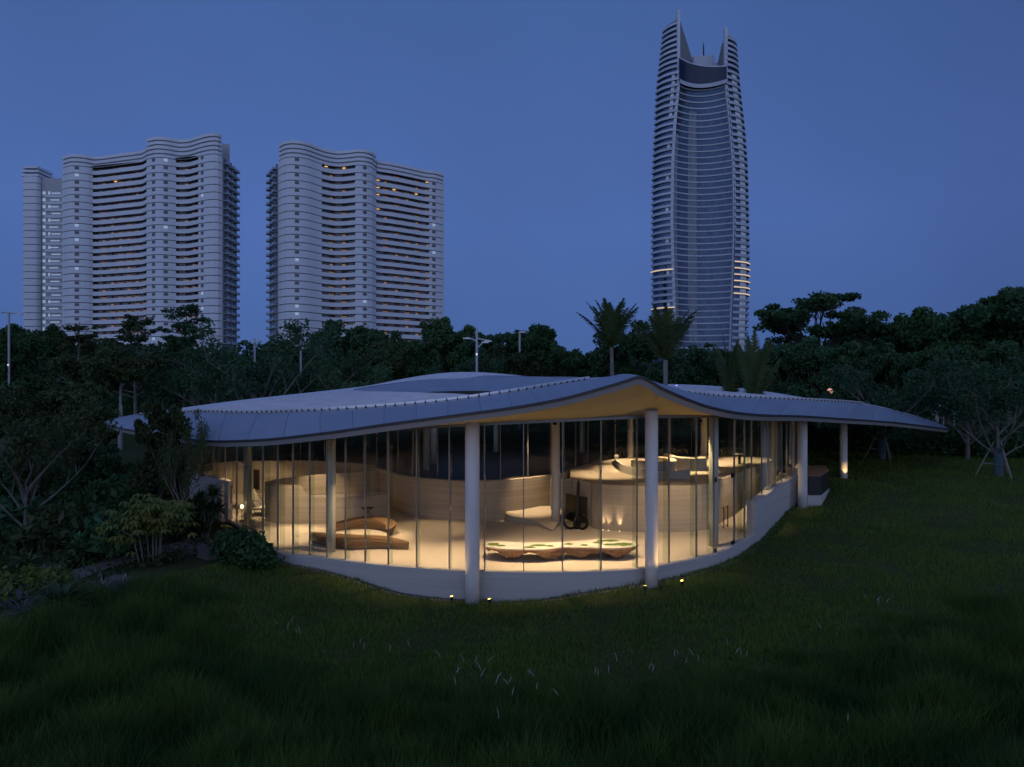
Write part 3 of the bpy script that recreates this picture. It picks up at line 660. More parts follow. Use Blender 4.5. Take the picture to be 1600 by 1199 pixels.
# lounge chair, lamp and red upright panel by the left door
ch = empty('lounge_chair', (-10.75, 28.9, 0), 0, 'white sling lounge chair with a raked back near the left door', 'chair')
cx, cy_ = -10.75, 28.9
MB().box((cx, cy_, .30), (.62, .7, .08)).obj('seat', M['whitefab'], ch)
MB().box((cx - .18, cy_ + .1, .66), (.07, .66, .78), rm=Matrix.Rotation(-.45, 3, 'Y')).obj('backrest', M['whitefab'], ch)
for sx in (-1, 1):
    for sy in (-1, 1): MB().tube([(cx + .28 * sx, cy_ + .3 * sy, .003), (cx + .24 * sx, cy_ + .28 * sy, .27)], .016, 6).obj('leg', M['dark'], ch)
lm = empty('floor_lamp', (-10.9, 27.55, 0), 0, 'small lit floor lamp on a black stem beside the left door', 'lamp'); lx, ly = -10.9, 27.55
MB().tube([(lx, ly, .003), (lx, ly, .03)], .1, 12).obj('foot', M['dark'], lm); MB().tube([(lx, ly, .03), (lx, ly, .52)], .016, 6).obj('stem', M['dark'], lm)
bulb = MB().tube([(lx, ly, .52), (lx, ly, .55), (lx, ly, .62), (lx, ly, .66)], [.03, .05, .05, .02], 10).obj('bulb', M['lampwarm'], lm, smooth=True)
rp_ = empty('red_panel', (-12.35, 32.6, .4), 0, 'tall narrow red-brown panel on the wall behind the lounge chair', 'wall panel')
MB().box((-12.2, 32.6, .95), (.3, .06, 1.0)).obj('board', M['redwood'], rp_); MB().box((-12.2, 32.56, .95), (.2, .03, .9)).obj('inset', M['darkbox'], rp_)
# upper floor: curved parapet and two curved seats
up = empty('curved_parapet', (6, 28, 1.66), 0, 'low curved pale wall sweeping round the seats on the upper floor', 'low wall')
mb = MB(); wall_strip(mb, resample(catmull([(5.25, 34.3, 0), (4.95, 32.0, 0), (4.95, 29.9, 0), (5.4, 28.5, 0), (6.3, 27.9, 0), (7.3, 28.2, 0)], 8), .2), 1.665, [2.0] * 1 and 1.98, .18); mb.obj('wall', M['plaster'], up)
s1 = empty('curved_bench', (6.1, 29.2, 1.66), 0, 'pale curved bench with rounded right end, nearer on the upper floor', 'bench', 'curved benches on the upper floor')
mb = MB(); wall_strip(mb, resample(catmull([(5.45, 30.4, 0), (5.6, 29.6, 0), (6.2, 29.2, 0), (6.9, 29.6, 0), (7.1, 30.6, 0), (6.7, 31.3, 0)], 8), .15), 1.665, 2.16, .32); mb.obj('base', M['plaster'], s1)
mb = MB(); wall_strip(mb, resample(catmull([(5.45, 30.4, 0), (5.6, 29.6, 0), (6.2, 29.2, 0), (6.9, 29.6, 0), (7.1, 30.6, 0), (6.7, 31.3, 0)], 8), .15), 2.165, 2.19, .36); mb.obj('top', M['floor'], s1)
s2 = empty('curved_bench', (7.8, 31, 1.66), 0, 'square-ended pale bench right of the rounded one on the upper floor', 'bench', 'curved benches on the upper floor')
mb = MB(); wall_strip(mb, resample(catmull([(7.35, 32.4, 0), (7.4, 31.0, 0), (7.9, 30.5, 0), (8.5, 30.5, 0), (8.7, 31.2, 0)], 8), .15), 1.665, 2.2, .3); mb.obj('base', M['plaster'], s2)
mb = MB(); wall_strip(mb, resample(catmull([(7.35, 32.4, 0), (7.4, 31.0, 0), (7.9, 30.5, 0), (8.5, 30.5, 0), (8.7, 31.2, 0)], 8), .15), 2.205, 2.23, .34); mb.obj('top', M['floor'], s2)
pt = empty('round_table', (11.0, 33.0, 1.66), 0, 'small round pale table at the right of the upper floor', 'table')
MB().tube([(11, 33, 1.663), (11, 33, 2.12)], .06, 10).obj('stem', M['dark'], pt); MB().tube([(11, 33, 2.12), (11, 33, 2.15)], .32, 20).obj('tabletop', M['white'], pt)

# ------------------------------------------------------------------ outside, near the pavilion
# dark clad planter terrace at the right end
pb = empty('stone_planter', P(1278, 780, 30.8), 0, 'dark stone clad box on a white base at the right end of the pavilion', 'planter')
po = [P(1262, 784, 30.6), P(1283, 783, 30.6), P(1296, 770, 32.6), P(1290, 768, 34.5), P(1262, 768, 34.5)]
pz = tz(14, 31)
prism(MB(), [(p.x, p.y) for p in po], pz - .5, .52).obj('base', M['plaster'], pb)
cxp = sum(p.x for p in po) / 5; cyp = sum(p.y for p in po) / 5
po2 = [(lerp(cxp, p.x, .93), lerp(cyp, p.y, .93)) for p in po]
prism(MB(), po2, .52, 1.38).obj('cladding', M['darkbox'], pb)
prism(MB(), [(lerp(cxp, p[0], 1.03), lerp(cyp, p[1], 1.03)) for p in po2], 1.38, 1.42).obj('capping', M['root'], pb)
# pebble strip against the plinth
gq = np.random.default_rng(8); gpts = front_range(425, 1238, 160); gnn = normals2(gpts); gv = []; gf = []
for k in range(2600):
    i = int(gq.integers(0, 160)); o_ = -gq.uniform(.14, .42); c = gpts[i] + gnn[i] * o_ + Vector((gq.uniform(-.08, .08), gq.uniform(-.03, .03), 0)); r = gq.uniform(.014, .035); z = tz(c.x, c.y) + r * .3; b0 = len(gv)
    gv += [(c.x + r, c.y, z), (c.x, c.y + r, z), (c.x - r, c.y, z), (c.x, c.y - r, z), (c.x, c.y, z + r * .7)]; gf += [(b0, b0 + 1, b0 + 4), (b0 + 1, b0 + 2, b0 + 4), (b0 + 2, b0 + 3, b0 + 4), (b0 + 3, b0, b0 + 4)]
tag(obj('pebble_strip', gv, gf, M['pebble']), 'strip of small pebbles along the foot of the white plinth', 'pebbles', kind='stuff')
# garden spotlights
def garden_spot(px, py, d, tx, label, w=8, power=5):
    p = P(px, py, d); z = tz(p.x, d); g = empty('garden_spotlight', (p.x, d, z), 0, label, 'spotlight', 'ground spotlights round the pavilion')
    MB().tube([(p.x, d, z - .05), (p.x, d, z + .10)], .012, 6).obj('spike', M['dark'], g)
    t = (Vector(tx) - Vector((p.x, d, z + .14))).normalized(); a = Vector((p.x, d, z + .16))
    MB().tube([a - t * .06, a + t * .05], [.038, .045], 10).obj('housing', M['dark'], g)
    MB().tube([a + t * .05, a + t * .056], .042, 10).obj('lens', M['lampglow'], g)
    if power:
        lo = spot(g, a + t * .09, tx, power, w * 10, .6, .03, (1, .62, .24))
    # grass blades catching the light
    bl = MB(); q = random.Random(int(px))
    for k in range(14):
        x, y = p.x + q.uniform(-.12, .12), d - .12 + q.uniform(-.08, .06); hh = q.uniform(.08, .22)
        bl.add([(x - .008, y, z), (x + .008, y, z), (x + q.uniform(-.06, .06), y + .02, z + hh)], [(0, 1, 2)])
    bl.obj('grass_blade', M['leafy'], g)
garden_spot(706, 939, 19.6, (-2.3, 19.4, 4.2), 'yellow ground spotlight left of the thick front column', 9, 75)
garden_spot(765, 942, 19.5, (-1.1, 19.75, 1.6), 'tiny yellow ground spotlight just right of the thick front column', 5, 3)
garden_spot(1008, 916, 19.6, (4.1, 20.15, 1.6), 'yellow ground spotlight at the foot of the second front column', 6, 5)
garden_spot(1066, 913, 19.9, (3.6, 19.4, 5.0), 'yellow ground spotlight alone in the lawn right of the second front column', 11, 105)
garden_spot(1329, 748, 35.3, (17.5, 36, 1.2), 'ground spotlight lighting the last outer column on the right', 5, 26)
garden_spot(1246, 746, 34.2, (14.75, 35.2, 1.9), 'ground spotlight behind the right wall lighting a column', 5, 16)

# garden path at the far left and stones at its edge
pc = resample(catmull([(-13.6, 12.5, 0), (-13.3, 16, 0), (-12.4, 19.5, 0), (-11.4, 22.5, 0), (-10.9, 25, 0), (-10.9, 26.6, 0)], 8), .35); pn = normals2(pc); pm = MB()
pm.grid([[p + n * o + Vector((0, 0, tz(p.x + n.x * o, p.y + n.y * o) + .03)) for p, n in zip(pc, pn)] for o in (-.38, -.13, .13, .38)])
tag(pm.obj('path', M['path'], None), kind='structure')
def boulder(x, y, r, label):
    q = random.Random(int(x * 31 + y * 17)); mb = MB(); rows = []
    for k in range(7):
        ph = -math.pi / 2 + math.pi * k / 6
        rows.append([Vector((x + r * 1.3 * math.cos(ph) * math.cos(a) * q.uniform(.8, 1.1), y + r * math.cos(ph) * math.sin(a) * q.uniform(.8, 1.1), tz(x, y) + r * .12 + r * .55 * math.sin(ph) * q.uniform(.85, 1.1))) for a in [2 * math.pi * j / 10 for j in range(10)]])
    mb.grid(rows, True); o = mb.obj('boulder', M['stone'], None); tag(o, label, 'boulder', 'stones edging the left garden'); return o
for px, py, d, r, lb in ((72, 885, 19.5, .45, 'brown boulder behind the spiky clump at the far left'), (310, 843, 22.5, .42, 'grey edging stone left of the dark mound bush'), (338, 852, 22.0, .5, 'larger edging stone against the dark mound bush'),
                         (358, 860, 21.7, .32, 'small edging stone under the dark mound bush'), (184, 893, 19.2, .22, 'stone half hidden under the yellow-green umbrella shrub')):
    p = P(px, py, d); boulder(p.x, d, r, lb)

# ------------------------------------------------------------------ foliage builders
def leaf_cloud(cent, size, rng, stretch=1.9, up=.35):
    """cent (n,3) -> rhombic leaves"""
    n = len(cent); a = rng.normal(size=(n, 3)); a /= np.linalg.norm(a, axis=1)[:, None]
    b = rng.normal(size=(n, 3)); b[:, 2] += up; b -= a * (a * b).sum(1)[:, None]; b /= np.linalg.norm(b, axis=1)[:, None]
    s = size * rng.uniform(.65, 1.35, n)[:, None]
    V = np.stack([cent - a * s * stretch / 2, cent + b * s / 2, cent + a * s * stretch / 2, cent - b * s / 2], 1).reshape(-1, 3)
    return V
def leaves_mesh(name, clumps, per, size, rng, stretch=1.9, flat=1.0):
    cs = []
    for (x, y, z, r) in clumps:
        k = max(4, int(per * rng.uniform(.7, 1.3))); d = rng.normal(size=(k, 3)); d /= np.linalg.norm(d, axis=1)[:, None]; d *= (rng.uniform(0, 1, k) ** .45)[:, None] * r; d[:, 2] *= flat
        cs.append(d + (x, y, z))
    V = leaf_cloud(np.concatenate(cs), size, rng, stretch); F = np.arange(len(V)).reshape(-1, 4)
    return fast_mesh(name, V, F)
def limb(mb, a, b, r0, r1, q, sag=.12, n=5, sides=5):
    a, b = Vector(a), Vector(b); L = (b - a).length; m = (a + b) / 2 + Vector((q.uniform(-1, 1), q.uniform(-1, 1), q.uniform(-.2, 1))) * L * sag
    pts = [(a * (1 - t) ** 2 + m * 2 * t * (1 - t) + b * t * t) for t in [k / (n - 1) for k in range(n)]]
    mb.tube(pts, [lerp(r0, r1, k / (n - 1)) for k in range(n)], sides, cap=False); return pts

def proto_bushy(seed, h=10.0, rx=3.6, z0=.28, ncl=80, per=190, size=.20, lobes=6):
    q = random.Random(seed); rng = np.random.default_rng(seed); cl = []
    lob = [(q.uniform(-.75, .75) * rx, q.uniform(-.75, .75) * rx, h * q.uniform(.38, .88), rx * q.uniform(.25, .55)) for _ in range(lobes + 4)] + [(0, 0, h * .78, rx * .5)]
    for k in range(ncl):
        L = q.choice(lob); v = Vector((q.gauss(0, 1), q.gauss(0, 1), q.gauss(0, 1))).normalized() * L[3] * q.uniform(.6, 1.05)
        z = L[2] + v.z * .85
        if z > h * z0: cl.append((L[0] + v.x, L[1] + v.y, min(z, h * q.uniform(.93, 1.0)), q.uniform(.35, .9)))
    mb = MB(); mb.tube([(0, 0, -.3), (.05, 0, h * .2), (.1, .05, h * .4)], [.22, .17, .12], 7)
    for c in cl[::6]: limb(mb, (.07, .02, h * q.uniform(max(.22, z0 * .85), max(.4, z0 * 1.2))), c[:3], .07, .02, q)
    if z0 > .5: mb.tube([(0, 0, -.3), (0, 0, h * .3), (.07, .02, h * .7)], [.16, .13, .08], 8)
    return mb.mesh('trunk'), leaves_mesh('crown', cl, per, size, rng)
def proto_layered(seed, h=10.0, rx=4.4):
    q = random.Random(seed); rng = np.random.default_rng(seed); cl = []; mb = MB(); mb.tube([(0, 0, -.3), (q.uniform(-.2, .2), 0, h * .5), (q.uniform(-.3, .3), 0, h * .98)], [.17, .10, .02], 7); z = h * .3
    while z < h * .95:
        f = (z / h - .3) / .65; R = rx * (1.0 - .78 * f) * q.uniform(.7, 1.15); m = q.randint(3, 6); a0 = q.uniform(0, 6)
        for j in range(m):
            a = a0 + 6.28 * j / m + q.uniform(-.45, .45); RR = R * q.uniform(.45, 1.2); zz_ = z + q.uniform(-.25, .25); e = (RR * math.cos(a), RR * math.sin(a), zz_ + RR * q.uniform(.15, .45)); limb(mb, (0, 0, zz_), e, .05, .012, q, .06)
            for s in (.55, .8, .98, 1.1):
                if q.random() < .8: cl.append((e[0] * s + q.uniform(-.25, .25), e[1] * s + q.uniform(-.25, .25), zz_ + (e[2] - zz_) * s + q.uniform(-.05, .12), .3 + .22 * q.random()))
        z += h * q.uniform(.045, .085)
    return mb.mesh('trunk'), leaves_mesh('crown', cl, 34, .15, rng, 1.8, .45)
def proto_open(seed, h=8.0, rx=4.0, leafy=1.0, nmain=9, fork=.14):
    q = random.Random(seed); rng = np.random.default_rng(seed); cl = []; mb = MB(); mb.tube([(0, 0, -.3), (0, 0, h * fork), (.03, .03, h * .42)], [.17, .13, .05], 7)
    for k in range(nmain):
        a = 6.28 * k / nmain + q.uniform(-.25, .25); R = rx * q.uniform(.5, 1.0); z0 = h * q.uniform(fork * .8, .40)
        e = (R * math.cos(a), R * math.sin(a), min(h * .92, z0 + R * q.uniform(.55, 1.2))); pts = limb(mb, (0, 0, z0), e, .075, .018, q, .10, 6)
        for s in range(4):
            b = pts[q.randint(2, 5)]; f = b + Vector((math.cos(a) * q.uniform(0, 1) + q.uniform(-.6, .6), math.sin(a) * q.uniform(0, 1) + q.uniform(-.6, .6), q.uniform(.5, 1.5))) * h * .13
            p2 = limb(mb, b, f, .032, .010, q, .12, 4, 4); cl.append((*f, q.uniform(.5, .85)))
            for s2 in range(2):
                g = f + Vector((q.uniform(-.6, .6), q.uniform(-.6, .6), q.uniform(.2, .9))) * h * .09; limb(mb, p2[2], g, .014, .006, q, .1, 3, 3); cl.append((*g, q.uniform(.4, .75)))
    cl = [c for c in cl if c[2] > h * .42] if leafy < 1.5 else cl
    return mb.mesh('trunk'), leaves_mesh('crown', cl, int(44 * leafy), .115, rng, 2.4)
def proto_umbrella(seed, h=12.0, rx=6.0):
    q = random.Random(seed); rng = np.random.default_rng(seed); cl = []; mb = MB(); mb.tube([(0, 0, -.3), (.1, 0, h * .3), (.2, 0, h * .42)], [.32, .26, .2], 8)
    for k in range(26):
        a = 6.28 * k / 13 + q.uniform(-.25, .25); R = rx * q.uniform(.15, 1.0); e = Vector((R * math.cos(a), R * math.sin(a), h * q.uniform(.66, .96) - R * .08)); pts = limb(mb, (.18, 0, h * q.uniform(.34, .45)), e, .12, .03, q, .1, 6)
        for s in range(4):
            f = e + Vector((q.uniform(-1, 1), q.uniform(-1, 1), q.uniform(-.12, .3))) * 1.3; limb(mb, pts[4], f, .04, .012, q, .1, 4, 4); cl.append((*f, q.uniform(.55, .95)))
        cl.append((*e, .8))
    return mb.mesh('trunk'), leaves_mesh('crown', cl, 105, .19, rng, 1.8, .42)
def proto_palm(seed, h=8.0, nf=17, fl=3.0, droop=.9, upright=.55, base=.76):
    q = random.Random(seed); tr = MB(); pts = [(0, 0, -.3), (.05, 0, h * .3), (.1, .02, h * base * .9), (.12, .03, h * base)]; tr.tube(pts, [.2, .15, .12, .13], 9); base = Vector((.12, .03, h * base)); fr = []
    for k in range(nf):
        a = 2.399 * k + q.uniform(-.2, .2); el = lerp(1.54, .92, (k / nf) ** 1.1) + q.uniform(-.12, .08); L = fl * q.uniform(.85, 1.1); d = Vector((math.cos(a), math.sin(a), 0)); rach = []
        p = base.copy(); e = el
        for s in range(11):
            rach.append(p.copy()); p = p + (d * math.cos(e) + Vector((0, 0, math.sin(e)))) * L / 10; e -= droop * .1 * (.4 + s / 7)
        mb = MB(); mb.tube(rach, [.035 - .003 * s for s in range(11)], 4, cap=False); side = Vector((-d.y, d.x, 0))
        for s in range(3, 80):
            u = s / 80 * 10; i = min(int(u), 9); c = rach[i].lerp(rach[i + 1], u - i); t = (rach[i + 1] - rach[i]).normalized(); ll = .7 * math.sin(math.pi * min(.97, .12 + s / 88)) ** .6
            for sg in (-1, 1):
                v = (side * sg + t * .75 + Vector((0, 0, q.uniform(-.75, -.05)))).normalized() * ll; w = t * .045
                mb.add([c - w, c + w, c + v], [(0, 1, 2)])
        fr.append(mb.mesh('frond'))
    return tr.mesh('trunk'), fr

PROTO = {}
def tree(kind, x, y, h, label, cat='tree', group=None, leaf='leaf', bark='bark', rz=None, name=None, zb=None, wide=1.0):
    h0, (tm, cm) = PROTO[kind]; r = empty(name or {'bushy': 'bushy_tree', 'layer': 'tiered_tree', 'near': 'garden_tree', 'open': 'spreading_tree', 'umbr': 'umbrella_tree', 'palm': 'palm_tree'}.get(kind[:5].rstrip('0123456789'), 'tree'), (x, y, tz(x, y) if zb is None else zb), rnd.uniform(0, 6.28) if rz is None else rz, label, cat, group)
    s = h / h0; r.scale = (s * wide, s * wide, s)
    o = bpy.data.objects.new('trunk', tm); COL.objects.link(o); o.parent = r
    if not tm.materials: tm.materials.append(None)
    o.material_slots[0].link = 'OBJECT'; o.material_slots[0].material = M[bark]
    for c in (cm if isinstance(cm, list) else [cm]):
        if not c.materials: c.materials.append(None)
        o = bpy.data.objects.new('frond' if isinstance(cm, list) else 'crown', c); COL.objects.link(o); o.parent = r
        o.material_slots[0].link = 'OBJECT'; o.material_slots[0].material = M[leaf]
    return r
for s in range(4): PROTO['bushy%d' % s] = (10, proto_bushy(20 + s))
for s in range(3): PROTO['near%d' % s] = (10, proto_bushy(30 + s, ncl=120, per=150, size=.25, rx=3.4, z0=.15, lobes=8))
PROTO['tall0'] = (10, proto_bushy(37, ncl=60, z0=.55, rx=2.6))
for s in range(3): PROTO['layer%d' % s] = (10, proto_layered(40 + s))
for s in range(4): PROTO['open%d' % s] = (8, proto_open(60 + s))
PROTO['umbr0'] = (12, proto_umbrella(80)); PROTO['umbr1'] = (12, proto_umbrella(81, rx=4.0))
PROTO['palm0'] = (10, proto_palm(90, 10, 15, 3.4, .55, base=.60)); PROTO['palm1'] = (9, proto_palm(91, 9, 15, 3.1, .6, base=.62)); PROTO['palm2'] = (6, proto_palm(92, 6, 8, 3.3, .42, base=.38))
def T(kind, px, top, d, label, **k):
    x = (px - 800) * d / FPX; z = tz(x, d); h = CAMZ - (top - 600) * d / FPX - z; return tree(kind, x, d, h, label, **k)

# --- belt of trees behind the pavilion
GB = 'trees behind the pavilion'
T('bushy0', 18, 520, 62, 'dark bushy tree under the street lamp at the left edge', group=GB)
T('bushy2', 60, 512, 70, 'dark bushy tree in front of the narrow far-left tower', group=GB, leaf='leaf2')
T('layer0', 122, 500, 58, 'feathery tiered tree under the left edge of the wide left apartment block', group=GB, leaf='leaf3')
T('bushy3', 160, 528, 66, 'round dark tree below the brown balconies of the left block', group=GB)
T('layer2', 212, 490, 56, 'feathery tiered tree in front of the middle of the left block', group=GB, leaf='leaf3')
T('layer1', 288, 478, 52, 'tallest feathery tiered tree, in front of the right half of the left block', group=GB, leaf='leaf2')
T('bushy1', 255, 530, 64, 'round dark tree just left of the tallest tiered tree', group=GB, leaf='leaf2')
T('open0', 335, 532, 49, 'pale-trunked spreading tree beside the tallest tiered tree', group=GB, leaf='leaf2')
T('open1', 408, 492, 47, 'spreading tree with pale fanned branches between the two apartment blocks', group=GB, leaf='leaf2')
T('bushy0', 450, 530, 66, 'round dark tree below the left corner of the second block', group=GB, leaf='leaf2')
T('open2', 497, 532, 52, 'thin spreading tree in front of the second block', group=GB, leaf='leaf')
T('bushy2', 540, 506, 74, 'broad dark tree rising in front of the second block', group=GB, leaf='leaf2')
T('open3', 552, 548, 50, 'low spreading tree with pale forks behind the roof left of the funnel', group=GB)
T('bushy3', 600, 532, 62, 'mid green bushy tree below the second block', group=GB, leaf='leaf3')
T('bushy1', 640, 520, 72, 'dark tree below the right edge of the second block', group=GB)
T('bushy0', 702, 500, 78, 'tall dark tree just right of the second block', group=GB)
T('open0', 740, 552, 56, 'spreading tree under the white mast lamp', group=GB, leaf='leaf2')
T('bushy2', 765, 522, 76, 'dark tree behind the white mast lamp', group=GB, leaf='leaf2')
T('bushy1', 800, 540, 60, 'mid green tree behind the highest point of the roof', group=GB, leaf='leaf3')
T('bushy3', 842, 504, 78, 'dark round tree standing highest right of the mast lamp', group=GB)
T('bushy0', 880, 545, 64, 'low dark tree left of the tall ragged palm', group=GB)
T('bushy2', 920, 548, 70, 'low dark tree directly left of the ragged palm', group=GB, leaf='leaf2')
T('palm0', 958, 452, 56, 'tall ragged coconut palm with upswept fronds left of the glass tower', group='palms behind the roof', leaf='leafp', cat='palm')
T('bushy1', 985, 508, 62, 'loose dark tree behind the tall ragged palm', group=GB)
T('palm1', 1040, 466, 42, 'coconut palm with visible trunk against the foot of the glass tower', group='palms behind the roof', leaf='leafp', cat='palm')
T('bushy3', 1085, 542, 60, 'low dark tree at the foot of the glass tower', group=GB, leaf='leaf2')
T('palm2', 1140, 512, 44, 'young palm with upright stems under the right edge of the glass tower', group='palms behind the roof', leaf='leafp', cat='palm', wide=.6)
T('palm2', 1180, 505, 42, 'young palm with yellow-green stems right of the glass tower', group='palms behind the roof', leaf='leafp', cat='palm', rz=2.0, wide=.6)
T('bushy0', 1120, 550, 66, 'low dark tree behind the two young palms', group=GB)
T('umbr0', 1282, 452, 60, 'wide flat-topped umbrella tree right of the glass tower', leaf='leaf', bark='darkbark', group=GB)
T('bushy2', 1215, 540, 54, 'dense dark tree below the umbrella tree on its left', group=GB, leaf='leaf2')
T('bushy1', 1280, 528, 52, 'dense dark tree below the middle of the umbrella tree', group=GB, leaf='leaf2')
T('umbr1', 1350, 500, 66, 'small flat-topped tree at the right foot of the umbrella tree', leaf='leaf', bark='darkbark', group=GB)
T('bushy3', 1340, 534, 54, 'dense dark tree right of and below the umbrella tree', group=GB)
T('bushy0', 1425, 497, 60, 'dark tree where the right-hand skyline begins to rise', group=GB)
T('bushy2', 1472, 485, 58, 'dark tree in the middle of the right-hand skyline', group=GB)
T('bushy1', 1520, 474, 58, 'tall dark tree left of the highest one on the right', group=GB, leaf='leaf2')
T('bushy3', 1575, 448, 56, 'highest dark tree on the right-hand skyline', group=GB)
T('bushy0', 1615, 455, 54, 'dark tree cut by the right edge of the photo', group=GB, leaf='leaf2')
T('bushy1', 1400, 540, 50, 'dense mid-height tree behind the staked tree by the roof tip', group=GB, leaf='leaf2')
T('bushy2', 1480, 545, 47, 'dense mid-height tree at right behind the bare spreading trees', group=GB)
T('bushy3', 1560, 530, 44, 'dense mid-height tree at the right edge behind the staked tree', group=GB, leaf='leaf2')
# spreading trees on the right lawn
GR = 'spreading trees at the lawn edge'
def staked(px, base, d, top, kind, label, stakes, leaf='leaf2'):
    x = (px - 800) * d / FPX; z = tz(x, d); h = CAMZ - (top - 600) * d / FPX - z; r = tree(kind, x, d, h, label, group=GR, leaf=leaf)
    if stakes:
        s = h / PROTO[kind][0]; q = Matrix.Rotation(-r.rotation_euler.z, 3, 'Z')
        MB().tube([(0, 0, 0), (0, 0, 1.45 / s)], .21 / s, 10).obj('trunk_wrap', M['wrap'], r, False)
        for k in range(3):
            a = k * 2.094 + .5; e = q @ Vector((math.cos(a) * .95, math.sin(a) * .95, 0)) / s; MB().tube([e, e * .18 + Vector((0, 0, 1.75 / s))], .028 / s, 5).obj('stake', M['stake'], r, False)
        w = [q @ Vector((math.cos(k * 2.094 + .5) * .62, math.sin(k * 2.094 + .5) * .62, .62)) / s for k in range(4)]; MB().tube(w, .025 / s, 5).obj('stake_rail', M['stake'], r, False)
    return r
staked(1378, 715, 41, 545, 'open3', 'wide spreading tree with pale fan of branches and stakes behind the roof tip', True)
staked(1560, 738, 34.5, 545, 'open1', 'staked tree with wrapped trunk at the right edge of the lawn', True)
staked(1512, 700, 40, 540, 'open2', 'spreading tree between the two staked trees', False)
# --- near-left garden
GL = 'trees in the left garden'
T('near0', 250, 634, 25.0, 'leafy tree in front of the pavilion roof at left', group=GL, leaf='leaf3', wide=.6)
tree('open0', (287 - 800) * 24 / FPX, 24.0, 4.4, 'slender pale-stemmed tree right beside the left glass corner', group=GL, leaf='leaf3', wide=.42)
T('open2', 40, 600, 22, 'bare spreading tree with stakes at the far left', group=GL, leaf='leaf3', wide=.8)
T('open3', 78, 640, 26, 'dark spreading tree behind the staked one at the far left', group=GL, leaf='leaf3', wide=.6)
T('near1', 20, 596, 34, 'large dark tree at the left edge behind the garden', group=GL, leaf='leaf3')
T('near2', 120, 590, 36, 'large dark tree left of the roof tip', group=GL, leaf='leaf3')
T('near1', 165, 685, 27, 'dark round tree in the garden under the roof tip', group=GL, leaf='leaf2')
T('near2', 92, 720, 24, 'dense dark tree in the middle of the left garden', group=GL)
T('tall0', 188, 530, 46, 'pale straight-trunked tree behind the roof tip at left', group=GL, leaf='leaf3', bark='palebark', name='pale_trunk_tree')
T('tall0', 150, 535, 47, 'pale straight-trunked tree left of its twin behind the roof tip', group=GL, leaf='leaf3', bark='palebark', name='pale_trunk_tree')
T('near0', 240, 735, 25, 'dark shrubby tree below the leafy one at left', group=GL)
# shrubs
def spiky(name, px, py, d, n, L, label, heads=((0, 0, .1),), leaf='blade', stems=False, cat='plant', group='spiky plants in the left garden', width=.035):
    x = (px - 800) * d / FPX; z = tz(x, d); r = empty(name, (x, d, z), 0, label, cat, group); q = random.Random(px)
    for hx, hy, hz in heads:
        if stems: MB().tube([(0, 0, -.1), (hx * .4, hy * .4, hz * .5), (hx, hy, hz)], [.06, .045, .035], 6).obj('stem', M['bark'], r, False)
        mb = MB()
        for k in range(n):
            a = q.uniform(0, 6.28); el = q.uniform(-.15, 1.45); ll = L * q.uniform(.7, 1.1); dv = Vector((math.cos(a), math.sin(a), 0)); sv = Vector((-dv.y, dv.x, 0)); p = Vector((hx, hy, hz)); prev = None; e = el
            for s in range(4):
                w = sv * width * (1, 1.1, .8, .05)[s] * (L / .7); mb.v += [tuple(p - w), tuple(p + w)]; m = len(mb.v)
                if s: mb.f.append((m - 4, m - 3, m - 1, m - 2))
                p = p + (dv * math.cos(e) + Vector((0, 0, math.sin(e)))) * ll / 3; e -= .45
        mb.obj('leaves', M[leaf], r, False)
    return r
spiky('spiky_clump', 95, 935, 16.5, 240, 1.0, 'large arching spiky clump beside the tall grass at lower left', ((0, 0, .05),))
spiky('spiky_clump', 40, 860, 19.5, 120, .8, 'spiky clump behind the boulder at the far left', ((0, 0, .05),))
spiky('spiky_clump', 130, 850, 20.5, 130, .9, 'spiky clump left of the umbrella-leaf shrub', ((0, 0, .1),))
spiky('dracaena', 322, 838, 24.5, 110, .62, 'branched dracaena with pompom heads in front of the left white wall', ((-.25, 0, 1.35), (.2, .1, 1.55), (.0, -.2, 1.1), (.38, 0, 1.05)), stems=True)
spiky('spiky_clump', 352, 862, 21.8, 120, .7, 'spiky clump at the left end of the dark mound bush', ((0, 0, .35),))
spiky('spiky_clump', 415, 866, 21.6, 90, .5, 'smaller spiky clump where the plinth begins', ((0, 0, .1),))
def shrub(name, px, py, d, h, w, n, size, label, leaf='leaf', cat='shrub', group='shrubs in the left garden', low=0.0):
    x = (px - 800) * d / FPX; z = tz(x, d); r = empty(name, (x, d, z), 0, label, cat, group); rng = np.random.default_rng(px * 7 + py); q = random.Random(px)
    cl = []
    for k in range(n):
        a = q.uniform(0, 6.28); rr = math.sqrt(q.random()) * w; zz_ = h * (low + (1 - low) * q.uniform(.25, 1)) * math.sqrt(max(.05, 1 - (rr / w) ** 2 * .7)); cl.append((rr * math.cos(a), rr * math.sin(a), zz_, .2 + .12 * q.random()))
    link('foliage', leaves_mesh('foliage', cl, 26, size, rng, 2.0), M[leaf], r, False)
    mb = MB()
    for c in cl[::7]: limb(mb, (q.uniform(-.1, .1), q.uniform(-.1, .1), -.05), c[:3], .022, .008, q, .08, 4, 4)
    mb.obj('stems', M['bark'], r, False); return r
shrub('mound_bush', 378, 868, 21.6, 1.0, .72, 90, .10, 'dark mound bush where the glass wall begins at left')
shrub('mound_bush', 404, 872, 21.2, .6, .5, 50, .09, 'lower dark bush at the right end of the mound bush')
shrub('garden_shrub', 60, 800, 23, 1.6, 1.4, 90, .16, 'dark shrub at the foot of the bare tree at the far left', 'leaf2')
shrub('garden_shrub', 150, 790, 24, 1.8, 1.3, 100, .17, 'dark shrub left of the leafy tree trunk', 'leaf')
shrub('garden_shrub', 105, 815, 22, 1.4, 1.2, 80, .16, 'shrub with olive leaves in the middle of the left garden', 'leaf3')
